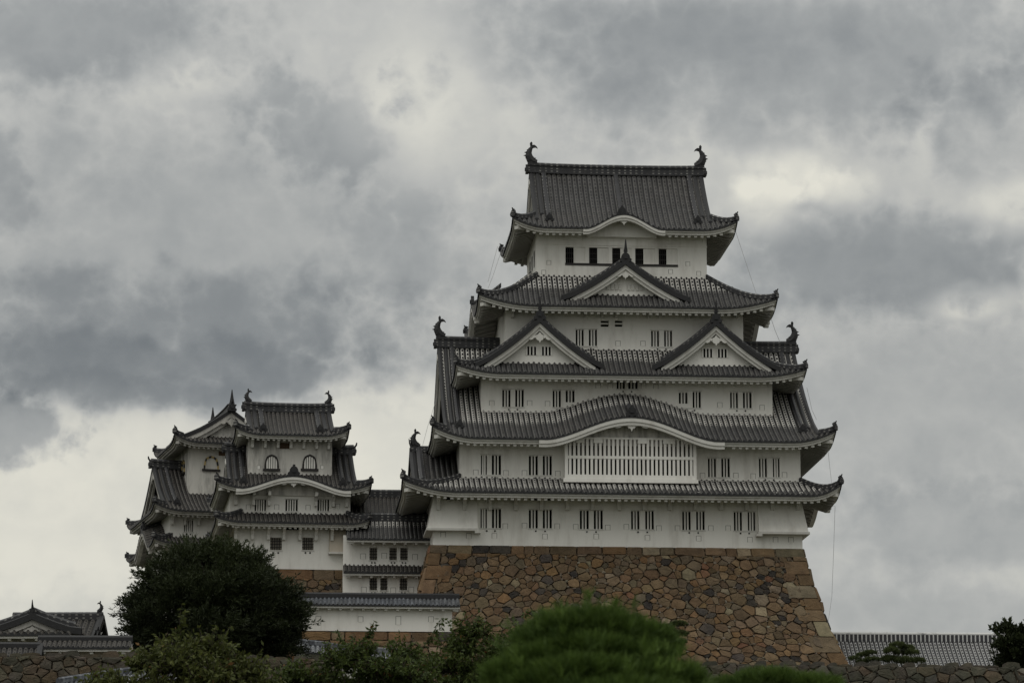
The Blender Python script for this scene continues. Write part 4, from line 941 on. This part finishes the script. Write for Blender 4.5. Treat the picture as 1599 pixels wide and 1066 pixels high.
def lean_roof(root, x0, x1, y0, w, ze, zt, label=None, tile='tile', ridge=True, sp=.30, trim='trim', clean=(9, 10), both=False, hmax=.4, rmat='ridge', name='tiled_roof', ends=True):
    """straight tiled roof with its eave at y0, optional matching back slope"""
    m = MB(); H = zt - ze; zf = lambda d, q: ze + H * (.8 * q / w + .2 * (q / w) ** 2)
    panel(m, (x0, y0), (x1, y0), (0, 1), 0, x1 - x0, lambda d: w, zf, sp=sp, N=8, clean=clean)
    if both: panel(m, (x1, y0 + 2 * w), (x0, y0 + 2 * w), (0, -1), 0, x1 - x0, lambda d: w, zf, sp=sp, N=8, clean=clean)
    o = m.build(name, [tile, 'dark_tile'], root, attr='clean')
    if label: o['label'] = label
    f = MB(); f.box(x0, x1, y0 + .08, y0 + .24, ze - .22, ze - .03); f.quad((x0, y0 + .24, ze - .1), (x1, y0 + .24, ze - .1), (x1, y0 + w, ze + H * .55), (x0, y0 + w, ze + H * .55))
    if both: f.box(x0, x1, y0 + 2 * w - .24, y0 + 2 * w - .08, ze - .22, ze - .03)
    n = int((x1 - x0) / .75)
    for i in range(n): x = x0 + (i + .5) * (x1 - x0) / n; f.box(x - .09, x + .09, y0 + .2, y0 + .9, ze - .34, ze - .224)
    f.build('eave_board', trim, o)
    if ridge:
        r = MB(); r.sweep([(x0 + (x1 - x0) * i / 6, y0 + w, zt) for i in range(7)], (0, 1, 0), .4, -.1, hmax, 0, .12); r.build('main_ridge', rmat, o)
    return o
lean_roof(cc, cx0, cx1 - .6, -.8, .9, es, ac(600, 881, .05)[1], 'narrow tiled roof between the two window rows', 'old_tile', False)
lean_roof(cc, cx0 + .2, cx1, -1.2, 3.0, eu, ac(600, 812, 1.8)[1], 'tiled roof above the upper windows', 'tile', True, clean=(1.4, 2.6))
# taller roof behind
bx0, bx1 = ac(540, 790, 4)[0], ac(640, 790, 4)[0]
wall(cc, bx0, bx1 + 2, 4.5, 9, eu, ac(600, 806, 3.5)[1] + .3)
lean_roof(cc, bx0, bx1 + 2, 3.2, 3.4, ac(600, 808, 3.2)[1], ac(600, 775, 6.6)[1], 'higher tiled roof of the gallery behind', 'old_tile', True, both=True)

# ================================================================== white plaster wall with tiled top, in front
FP = Fr(-10, -5.0, ZS, 0); ap = FP.at
pw = empty('plaster_wall', FP, 'long low white plaster wall with tiled top in front of the gallery', 'wall')
px0, px1 = ap(380, 960, 0)[0], ap(706, 960, 0)[0]; z1 = ap(600, 944, -.6)[1]; z0 = ap(600, 985, 0)[1]
mb = MB().box(px0, px1, 0, .8, z0, z1 + .25); mb.build('wall_face', 'plaster', pw)
lean_roof(pw, px0, px1 + .5, -.62, 1.02, z1, ap(600, 932, .4)[1], None, 'blue_tile', True, .28, both=True, hmax=.18, rmat='dark_tile')
loopholes(pw, [ap(u, v, 0) for u, v in ((497, 968), (563, 966), (622, 968), (673, 966))], 0, .15, tall=[1.7, 1, 1.7, 1])
def low_stone(name, fr, W, H, label, seed, pal=PAL, m='stone', coping=.6, corner=0, lean=.1, rr=(.3, .7), thick=1.2, top_wob=0, gapm='gap', group=None, lower_right=0, ragged=0):
    mb = MB(); rr_ = random.Random(seed); ph = [rr_.uniform(0, 6) for _ in range(3)]
    def wob(s): return top_wob * (math.sin(s * 1.3 + ph[0]) + .6 * math.sin(s * 3.1 + ph[1]))
    def S(s, t, o): return (s, -(H - t) * lean - o, t - H + wob(s) * t / H - (lower_right if (lower_right and s > W * .85) else 0) * t / H)
    stones(mb, S, W, H, *rr, pal, coping, corner, 0, seed=seed)
    if ragged:
        x = .2
        while x < W - .6:
            w = random.uniform(.5, 1.1); hh = random.uniform(.08, .34); c = pick(pal); d0 = random.uniform(-.05, .1)
            bl = MB(); pts = [(-w / 2, -.15), (w / 2, -.15), (w / 2 * random.uniform(.8, 1), hh * .7), (w * random.uniform(.1, .35), hh), (-w * random.uniform(.1, .35), hh * random.uniform(.8, 1)), (-w / 2 * random.uniform(.8, 1), hh * .6)]
            mb.prism(pts, lambda a, b, d: (x + a, d, b + wob(x) - (lower_right if x > W * .85 else 0)), d0, .8, 0); mb.tint[-8:] = [c] * 8; x += w * random.uniform(.95, 1.3)
    n = max(2, int(W / 1.0)); vs = []
    for i in range(n + 1): s = W * i / n; vs += [S(s, H, -.04), (s, thick, wob(s) - .03), (s, thick, -H)]
    mb.add(vs, [(3 * i, 3 * i + 3, 3 * i + 4, 3 * i + 1) for i in range(n)] + [(3 * i + 1, 3 * i + 4, 3 * i + 5, 3 * i + 2) for i in range(n)], None, 0, None, (.16, .14, .12))
    mb.quad(S(W, 0, 0), (W, thick, -H), (W, thick, 0), S(W, H, 0), 1)
    o = mb.build(name, [m, gapm], None, attr='tint'); o.location = fr.loc; o.rotation_euler = (0, 0, fr.rz); return tag(o, label, 'stone wall', group, 'thing')
xw, zw = FK.at(380, 984, -5.3)
low_stone('stone_footing', Fr(xw, -5.25, ZS + zw, 0), FK.at(707, 984, -5.3)[0] - xw, 5, 'brown stone footing below the white plaster wall', 31, corner=1.2)

# ================================================================== right: corridor roof, mossy front wall
FR_ = Fr(16, 9, ZS, -1.5); ar = FR_.at
lc = empty('long_corridor', FR_, 'long tiled corridor roof running right from the stone base', 'castle gallery')
rx0, rx1 = ar(1270, 1000, 0)[0], ar(1640, 1000, 0)[0]
zr = ar(1400, 999.5, 3.6)[1]; ze = zr - 2.5
lean_roof(lc, rx0, rx1, 0, 3.6, ze, zr, None, 'pale_tile', True, .31, clean=(-2, -1), both=True, hmax=.5, rmat='pale_ridge')
wall(lc, rx0, rx1, .9, 6.3, ze - 4.5, ze + .3)
FS = FK.at(1040, 1037, -14)
low_stone('stone_wall', Fr(FS[0], -14, ZS + FS[1], -1.0), 27, 6, 'mossy grey stone wall before the long corridor roof and high stone base', 41, PAL_GREY, 'moss_stone', .0, rr=(.28, .62), top_wob=.06, lower_right=.55, ragged=.2)

# ================================================================== left: gate turret, roofed walls, stone wall
FT = Fr(-62, -30, 0, -6); zt_w = ray(60, 1000)
FT = Fr(*(Vector((CAM.x, CAM.y, 0)) + 0 * UPV), 0) if False else FT
ag = FT.at
gt = empty('gate_turret', FT, 'small dark-roofed turret with spiked front gable behind the tan plaster wall', 'turret')
gx = ag(52, 960, 0)[0]; gzr = ag(52, 962, 0)[1]; gze = ag(52, 990, -.9)[1]
wall(gt, gx - 3.0, gx + 1.9, .6, 6, gze - 4, gze + .5, (), 'tan_plaster')
# front-facing gable roof
dormer(gt, lambda a, b, z: (gx + a, -.3 + b, z), gzr, gze + .25, 2.5, 5, None, 'old_tile', 'grey_trim', finial=.55, wallmat='grey_trim', pend=.5, name='front_gable')
lean_roof(gt, ag(-40, 990, -1)[0], ag(110, 990, -1)[0], -1.0, 1.6, gze, gze + .5, None, 'old_tile', False, .4, name='front_eave_roof')
# cross roof running right
rxa, rxb = ag(20, 965, 4)[0], ag(161, 965, 4)[0]
zq = ag(110, 966, 4)[1]
lean_roof(gt, rxa, rxb, .9, 3.1, zq - 1.75, zq, None, 'old_tile', True, .4, both=True, hmax=.3, name='cross_roof')
wall(gt, rxa, rxb - .8, 1.8, 6.2, zq - 5, zq - 1.3, (), 'tan_plaster')
fish((rxb - .2, 4, zq + .42), (1, 0), .42, gt)
vg = MB(); vg.sweep([(rxb - .1, 4 - 3.1 * i / 6, zq - 1.75 * (i / 6)) for i in range(7)], (1, 0, 0), .35, -.2, .22, 0, .08); vg.sweep([(rxb - .1, 4 + 3.1 * i / 6, zq - 1.75 * (i / 6)) for i in range(7)], (1, 0, 0), .35, -.2, .22, 0, .08)
onigawara(vg, (rxb, 1.0, zq - 1.7), (.5, -1), .7); onigawara(vg, (rxb, 2.0, zq - 1.2), (.5, -1), .5); vg.build('verge_tiles', 'dark_tile', gt)
bs = MB(); bxx, bzz = ag(40, 962, 5); bs.tube([(bxx, 5, bzz - .6), (bxx, 5, bzz - .1), (bxx, 5, bzz + .3)], [.2, .14, .04], 6); bs.build('rear_finial', 'dark_tile', gt)
FU = Fr(-60, -42, 0, -3); au = FU.at
rw = empty('roofed_wall', FU, 'low tan plaster wall with tiled top just below the small turret', 'wall')
ua, ub = au(58, 1010, 0)[0], au(206, 1010, 0)[0]; ze_ = au(120, 1010, -.7)[1]
MB().box(ua + .5, ub, 0, .7, ze_ - 2.0, ze_ + .15).build('wall_face', 'tan_plaster', rw)
lean_roof(rw, ua, ub, -.7, 1.05, ze_, au(120, 998, .35)[1], None, 'old_tile', True, .28, both=True, hmax=.12, rmat='dark_tile')
# small gabled roof at the left edge
sg = empty('small_gatehouse', Fr(-60, -46, 0, 0), 'tiny tiled gatehouse roof with pale gable end beside the tan plaster wall', 'gatehouse'); as_ = Fr(-60, -46, 0, 0).at
sx1 = as_(60, 1010, 0)[0]; sx0 = as_(-60, 1010, 0)[0]; szr = as_(50, 1009, 1.2)[1]
lean_roof(sg, sx0, sx1, 0, 1.3, szr - .75, szr, None, 'old_tile', True, .3, both=True, hmax=.14, rmat='dark_tile')
gm = MB(); gm.prism([(0, -2.2), (2.6, -2.2), (2.6, -.8), (1.3, -.06), (0, -.8)], lambda a, z, d: (sx1 - .35 - d, a, szr + z), 0, 3); gm.build('gable_wall', 'trim', sg)
sw = MB(); sw.sweep([(sx1 + .02, 1.3 - 1.3 * i / 5, szr - .75 * i / 5) for i in range(6)], (1, 0, 0), .3, -.16, .18, 0, .06); sw.sweep([(sx1 + .02, 1.3 + 1.3 * i / 5, szr - .75 * i / 5) for i in range(6)], (1, 0, 0), .3, -.16, .18, 0, .06); sw.build('verge_tiles', 'dark_tile', sg)
FL = FK.at(-60, 1022, -50)
low_stone('stone_wall', Fr(FL[0], -50, ZS + FL[1], 1), 20, 6, 'rough dark stone wall below the tan plaster wall and turret', 51, PAL_GREY + [((.10, .066, .04), 4)], 'moss_stone', .0, rr=(.24, .52), top_wob=.05, ragged=.2)
def slope_wall(name, pts, label, w=1.1, rise=.62, tile='blue_tile'):
    """plaster wall with a tiled top following a line of world points"""
    fr = Fr(*pts[0]); root = empty(name, fr, label, 'wall'); m = MB(); f = MB(); o0 = Vector(pts[0])
    for i in range(len(pts) - 1):
        a, b = Vector(pts[i]) - o0, Vector(pts[i + 1]) - o0; L = math.hypot(b.x - a.x, b.y - a.y); al = Vector((b.x - a.x, b.y - a.y, 0)) / L; nn = Vector((-al.y, al.x, 0))
        if nn.y < 0: nn = -nn
        zf = lambda d, q, a=a, b=b, L=L: a.z + (b.z - a.z) * d / L + rise * q / w - rise
        panel(m, (a.x - nn.x * w, a.y - nn.y * w), (b.x - nn.x * w, b.y - nn.y * w), (nn.x, nn.y), 0, L, lambda d: w, zf, sp=.28, N=4, clean=(-2, -1))
        panel(m, (b.x + nn.x * w, b.y + nn.y * w), (a.x + nn.x * w, a.y + nn.y * w), (-nn.x, -nn.y), 0, L, lambda d: w, lambda d, q, zf=zf, L=L: zf(L - d, q), sp=.28, N=4, clean=(-2, -1))
        f.sweep([a, b], nn, .5, -2.6, -.3)
    o = m.build('tiled_roof', [tile, 'dark_tile'], root, attr='clean'); f.build('wall_face', 'plaster', root)
    r = MB(); r.sweep([Vector(p) - o0 for p in pts], nn, .34, -.05, .2, 0, .08); r.build('main_ridge', 'blue_tile', o)
def W3(u, v, y): x, z = FK.at(u, v, y); return (x, y, ZS + z)
slope_wall('roofed_wall', [W3(90, 1066, -62), W3(180, 1052, -60), W3(268, 1042, -58)], 'blue-grey tiled wall top climbing behind the olive cherry tree')
slope_wall('roofed_wall', [W3(462, 1003, -19), W3(500, 1007, -19), W3(545, 1014, -19), (W3(620, 1019, -19))], 'pale tiled wall top bending down beside the foot of the evergreen tree')

# ================================================================== ground
def terrain(x, y):
    t = min(1, max(0, (y + 165) / 150)); s = t * t * (3 - 2 * t); far = max(0, y - 60) / 200
    return s * 20.4 - 14 * min(1, far) ** 2
xs = [-900 + 1800 * i / 90 for i in range(91)]; ys = [-420 + 1300 * i / 130 for i in range(131)]
g = MB(); g.add([(x, y, terrain(x, y) + .25 * math.sin(x * .21) * math.sin(y * .17)) for x in xs for y in ys], [(i * 131 + j, (i + 1) * 131 + j, (i + 1) * 131 + j + 1, i * 131 + j + 1) for i in range(90) for j in range(130)])
tag(g.build('ground', 'ground', None, True), kind='structure')

# ================================================================== trees
def leaves(name, matname, parent, P, D, ln, wd, tint, fold=.0):
    """many leaf-sized diamonds: centres P, long axes D"""
    n = len(P); D = D / np.linalg.norm(D, axis=1, keepdims=True); R = rng.normal(size=(n, 3)); Bv = np.cross(D, R); Bv /= np.linalg.norm(Bv, axis=1, keepdims=True) + 1e-9
    ln = np.broadcast_to(ln, (n,))[:, None]; wd = np.broadcast_to(wd, (n,))[:, None]
    v = np.stack([P, P + D * ln * .45 + Bv * wd, P + D * ln, P + D * ln * .45 - Bv * wd], 1).reshape(-1, 3)
    me = bpy.data.meshes.new(name); me.vertices.add(4 * n); me.vertices.foreach_set('co', v.astype(np.float32).ravel())
    me.loops.add(4 * n); me.loops.foreach_set('vertex_index', np.arange(4 * n, dtype=np.int32)); me.polygons.add(n); me.polygons.foreach_set('loop_start', np.arange(0, 4 * n, 4, dtype=np.int32))
    a = me.attributes.new('tint', 'FLOAT', 'FACE'); a.data.foreach_set('value', np.clip(tint, 0, 1).astype(np.float32))
    me.materials.append(M[matname]); me.update(calc_edges=True); o = bpy.data.objects.new(name, me); COL.objects.link(o); o.parent = parent; return o
def unit(n): v = rng.normal(size=(n, 3)); return v / np.linalg.norm(v, axis=1, keepdims=True)
def trunk(root, base, clumps, r0, m='bark', split=.45):
    mb = MB(); top = Vector((0, 0, 0)); base = Vector(base)
    cen = sum((Vector(c[0]) for c in clumps), Vector()) / len(clumps); fork = base.lerp(cen, split); fork.x *= .6; fork.y *= .6
    mb.tube([base - Vector((0, 0, .5)), base.lerp(fork, .15), base.lerp(fork, .55) + Vector((.1, 0, 0)), fork], [r0 * 1.35, r0, r0 * .85, r0 * .7], 9)
    for c, r in clumps:
        c = Vector(c); mid = fork.lerp(c, .5) + Vector((random.uniform(-.2, .2), random.uniform(-.2, .2), .1 * (c - fork).length))
        mb.tube([fork, mid, c], [r0 * .38, r0 * .2, r0 * .05], 5)
    mb.build('trunk', m, root, True)
def frame_on(u, v, y):
    x, z = FK.at(u, v, y); return x, ZS + z
def evergreen(name, x, y, zlo, zhi, rx, ry, label, n=52, per=900, seed=1, mat_='evergreen', spray=.34, squash=1.0, rcl=(.9, 1.7), w=.045):
    global rng; rng = np.random.default_rng(seed); random.seed(seed); zg = terrain(x, y)
    root = empty(name, Fr(x, y, zg), label, 'tree'); cz = (zlo + zhi) / 2 - zg; rz = (zhi - zlo) / 2; cl = []
    for i in range(n):
        zz = 1 - 2 * (i + .5) / n; ph_ = i * 2.39996; d = (math.cos(ph_) * math.sqrt(1 - zz * zz), math.sin(ph_) * math.sqrt(1 - zz * zz), zz); r = random.choice((.5, .74, .8, .86)) * random.uniform(.9, 1.06); k = Vector((d[0] * rx * r, d[1] * ry * r, cz + d[2] * rz * r))
        cl.append((k, random.uniform(*rcl)))
    trunk(root, (0, 0, 0), cl[:16], .42)
    Ps, Ds, Ts = [], [], []
    for c, r in cl:
        nt = max(12, per // 26); q = unit(nt) * np.array([1, 1, .8]); q[:, 2] = np.where(q[:, 2] < -.2, -q[:, 2] * .5, q[:, 2])
        outw = np.array([c.x / rx, c.y / ry, (c.z - cz) / rz * .8 + .35]); td = q + outw * .7 + np.array([0, 0, .12]); td /= np.linalg.norm(td, axis=1, keepdims=True)
        ln = r * (.55 + .75 * rng.random(nt)); tw = rng.integers(0, nt, per); t = rng.random(per) ** .8
        base = np.array(c) + q * r * .35
        p = base[tw] + td[tw] * (ln[tw] * t)[:, None] + np.array([0, 0, -.14]) * (t * t * ln[tw])[:, None] + rng.normal(size=(per, 3)) * (.10 * (1.05 - t))[:, None]
        Ps.append(p); Ds.append(td[tw] + rng.normal(size=(per, 3)) * .5)
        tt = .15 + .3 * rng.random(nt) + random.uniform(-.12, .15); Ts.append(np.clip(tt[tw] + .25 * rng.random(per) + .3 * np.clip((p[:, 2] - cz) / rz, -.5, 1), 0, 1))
    P = np.concatenate(Ps); leaves('crown', mat_, root, P, np.concatenate(Ds), spray * (.6 + .8 * rng.random(len(P))), w * (.7 + .6 * rng.random(len(P))), np.concatenate(Ts)); return root
ex, ez = frame_on(334, 940, -32); _, etop = frame_on(334, 846, -32); _, ebot = frame_on(334, 1075, -32)
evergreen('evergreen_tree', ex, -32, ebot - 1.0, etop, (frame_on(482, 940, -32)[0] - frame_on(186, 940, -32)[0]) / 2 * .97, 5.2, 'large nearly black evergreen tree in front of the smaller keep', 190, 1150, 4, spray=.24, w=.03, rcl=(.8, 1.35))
ex, _ = frame_on(1594, 1000, -8); _, etop = frame_on(1600, 976, -8); _, ebot = frame_on(1600, 1062, -8)
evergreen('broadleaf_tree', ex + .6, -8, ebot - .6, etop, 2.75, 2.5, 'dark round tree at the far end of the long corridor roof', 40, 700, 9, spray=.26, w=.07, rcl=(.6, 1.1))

def cherry(x, y, crowns, label, per, seed, mat_='cherry', leaf=.13, zg=None, autumn=0, sprigs=()):
    """spreading tree with drooping pointed leaves set along shoots"""
    global rng; rng = np.random.default_rng(seed); random.seed(seed); zg = terrain(x, y) if zg is None else zg
    root = empty('cherry_tree', Fr(x, y, zg), label, 'tree', 'cherry trees below the castle'); Ps, Ds, Ts = [], [], []; shoots = MB()
    cl = [(Vector((cx - x, cy - y, cz - zg)), r) for cx, cy, cz, r in crowns]
    trunk(root, (0, 0, 0), cl, .2, split=.5)
    def shoot(a, b, n, lean=1.0, c=None):
        t = rng.random(n); p = a + (b - a) * t[:, None] + rng.normal(size=(n, 3)) * .015
        dirv = (b - a) / np.linalg.norm(b - a); d = rng.normal(size=(n, 3)) * .55 + dirv * .5 + np.array([0, 0, -.62 * lean]); Ps.append(p); Ds.append(d); Ts.append(np.full(n, 0.) + .25 + .6 * rng.random(n) * (.5 + .5 * t) + random.uniform(-.15, .15))
        shoots.tube(([Vector(c)] if c is not None else []) + [Vector(a), Vector(a + (b - a) * .5 + rng.normal(size=3) * .03), Vector(b)], ([.016] if c is not None else []) + [.011, .008, .004], 4)
    for c, r in cl:
        k = int(per * r)
        for i in range(k):
            d = unit(1)[0]; d[2] = abs(d[2]) * .8 if random.random() < .75 else d[2]
            rr = r * random.uniform(.35, .8); a = np.array(c) + d * rr * np.array([1, 1, .7]); b = a + (d * .7 + np.array([random.uniform(-.4, .4), random.uniform(-.4, .4), random.uniform(-.1, .7)])) * random.uniform(.25, .62)
            shoot(a, b, random.randint(10, 17), 1.0, c)
    for (a, b, n) in sprigs: shoot(np.array(a) - np.array([x, y, zg]), np.array(b) - np.array([x, y, zg]), n)
    P = np.concatenate(Ps); D_ = np.concatenate(Ds); T = np.concatenate(Ts); N = len(P); ln = leaf * (.6 + .7 * rng.random(N)); wd = leaf * .21 * (.7 + .6 * rng.random(N))
    sel = rng.random(N) < autumn
    leaves('crown', mat_, root, P[~sel], D_[~sel], ln[~sel], wd[~sel], T[~sel])
    if sel.any(): leaves('autumn_leaves', 'autumn', root, P[sel], D_[sel], ln[sel], wd[sel], T[sel])
    shoots.build('twigs', 'bark', root); return root
def crowns_px(lst, y):
    out = []
    for u, v, rpx in lst:
        yy = y + random.uniform(-.8, .8); x, z = frame_on(u, v, yy); out.append((x, yy, z, rpx / F * (yy - CAM.y)))
    return out
YC = -140
random.seed(3)
def sprig(u0, v0, u1, v1, y, n): a = frame_on(u0, v0, y); b = frame_on(u1, v1, y); return ((a[0], y, a[1]), (b[0], y, b[1]), n)
cx, cz = frame_on(300, 1060, YC)
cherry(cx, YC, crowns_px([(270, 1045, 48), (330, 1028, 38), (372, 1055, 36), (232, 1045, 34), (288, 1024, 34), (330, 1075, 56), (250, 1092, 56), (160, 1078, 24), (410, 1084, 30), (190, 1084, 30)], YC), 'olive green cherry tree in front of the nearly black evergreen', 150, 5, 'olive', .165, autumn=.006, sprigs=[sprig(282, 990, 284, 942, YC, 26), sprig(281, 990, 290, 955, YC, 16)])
cx, cz = frame_on(600, 1060, YC + 6); yy = YC + 6
cherry(cx, yy, crowns_px([(470, 1066, 38), (532, 1040, 32), (592, 1052, 36), (500, 1085, 54), (570, 1082, 54), (640, 1066, 42), (640, 1092, 56), (436, 1084, 30), (558, 1022, 20), (628, 1032, 22)], yy), 'green cherry tree in front of the white plaster wall, with drooping shoots', 155, 6, 'cherry', .155, autumn=.02, sprigs=[sprig(566, 1000, 590, 970, yy, 40), sprig(570, 1000, 580, 978, yy, 30), sprig(660, 1010, 690, 965, yy, 46), sprig(668, 1005, 694, 968, yy, 30), sprig(535, 1005, 525, 985, yy, 24)])
cx, cz = frame_on(760, 1060, YC + 12); yy = YC + 12
cherry(cx, yy, crowns_px([(724, 1018, 28), (742, 992, 20), (702, 1048, 38), (762, 1050, 44), (720, 1082, 56), (790, 1080, 50), (806, 1008, 24), (782, 1028, 28), (820, 1050, 34), (850, 1010, 20)], yy), 'green cherry tree between the white plaster wall and the blurred pine', 155, 8, 'cherry', .155, autumn=.01, sprigs=[sprig(738, 985, 748, 958, yy, 34), sprig(725, 1000, 720, 966, yy, 30), sprig(810, 990, 822, 950, yy, 34)])

def pine(name, x, y, pads, label, per, needle, wd, seed, mat_='pine', r0=.1, zg=None, group='pruned pines', stray=0):
    """pruned pine: each pad (x, y, z, rx, rz) a cloud of upward needle tufts"""
    global rng; rng = np.random.default_rng(seed); random.seed(seed); zg = terrain(x, y) if zg is None else zg
    root = empty(name, Fr(x, y, zg), label, 'tree', group); Ps, Ds, Ts = [], [], []
    cl = [(Vector((a - x, b - y, c - zg)), rx) for a, b, c, rx, rz in pads]; trunk(root, (0, 0, 0), cl, r0, split=.7)
    for (a, b, c, rx, rz) in pads:
        n = int(per * rx * rx); q = unit(n); q[:, 2] = np.where(rng.random(n) < .8, np.abs(q[:, 2]), q[:, 2] * .5)
        cen = np.array([a - x, b - y, c - zg]) + q * np.array([rx, rx * .9, rz]) * (.62 + .38 * rng.random(n)[:, None] ** .6); k = 16
        cen = cen + np.where(rng.random(n) < stray, rng.random(n) * .16, 0)[:, None] * (q * .5 + np.array([0, 0, .8])); P = np.repeat(cen, k, 0) + rng.normal(size=(n * k, 3)) * needle * .12; up = np.repeat(q, k, 0) * .55 + np.array([0, 0, .75]); D_ = up + rng.normal(size=(n * k, 3)) * .42
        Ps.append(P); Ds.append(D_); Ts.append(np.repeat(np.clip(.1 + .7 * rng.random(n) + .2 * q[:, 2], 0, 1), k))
    P = np.concatenate(Ps); leaves('crown', mat_, root, P, np.concatenate(Ds), needle * (.7 + .6 * rng.random(len(P))), wd, np.concatenate(Ts)); return root
YP = CAM.y + 22
def pads_px(lst, y):
    out = []
    for u, v, ru, rv, dy in lst:
        x, z = frame_on(u, v, y + dy); k = (y + dy - CAM.y) / F; out.append((x, y + dy, z, ru * k, rv * k))
    return out
px_, _ = frame_on(920, 1100, YP)
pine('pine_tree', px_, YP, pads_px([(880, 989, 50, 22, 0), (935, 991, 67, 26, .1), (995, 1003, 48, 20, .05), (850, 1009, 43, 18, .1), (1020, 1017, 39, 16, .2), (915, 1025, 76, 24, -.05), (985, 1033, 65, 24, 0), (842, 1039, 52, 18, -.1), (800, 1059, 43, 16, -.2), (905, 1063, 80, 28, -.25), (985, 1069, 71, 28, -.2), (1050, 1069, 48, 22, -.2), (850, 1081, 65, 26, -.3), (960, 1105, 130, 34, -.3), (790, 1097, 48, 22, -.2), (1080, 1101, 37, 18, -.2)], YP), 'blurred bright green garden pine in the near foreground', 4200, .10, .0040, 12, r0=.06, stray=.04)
px_, _ = frame_on(1220, 1100, YP + 1.5)
pine('pine_tree', px_, YP + 1.5, pads_px([(1200, 1068, 50, 16, 0), (1265, 1076, 50, 14, 0), (1140, 1080, 40, 14, 0)], YP + 1.5), 'low top of a second blurred pine just in front of the mossy wall', 4200, .075, .0035, 13, r0=.05)
yy = -42; px_, _ = frame_on(1040, 1020, yy)
pine('pine_tree', px_, yy, pads_px([(1060, 976, 13, 5, 0), (1061, 991, 14, 5, 0), (1060, 1004, 12, 5, 0), (1040, 1018, 26, 9, 0), (1030, 985, 26, 8, 0)], yy), 'small dark pine just right of the blurred pine', 620, .16, .012, 14, 'dark_pine', r0=.1)
yy = -6; px_, _ = frame_on(1412, 1045, yy)
pine('pine_tree', px_, yy, pads_px([(1402, 1010, 13, 6, 0), (1416, 1013, 11, 5, .5), (1392, 1018, 12, 6, -.4), (1424, 1020, 11, 5, 0), (1407, 1022, 10, 5, .6), (1390, 1031, 15, 6, 0), (1412, 1033, 16, 6, -.4), (1432, 1033, 12, 5, 0)], yy), 'larger of two small pruned pines before the corridor roof', 380, .2, .016, 15, 'dark_pine', r0=.1)
px_, _ = frame_on(1350, 1040, yy)
pine('pine_tree', px_, yy, pads_px([(1358, 1020, 11, 4, 0), (1346, 1024, 11, 4, .3), (1334, 1029, 9, 4, 0), (1362, 1031, 13, 5, -.3), (1347, 1034, 10, 4, 0)], yy), 'smaller flat pruned pine at the foot of the corridor roof', 420, .15, .013, 16, 'dark_pine', r0=.08)
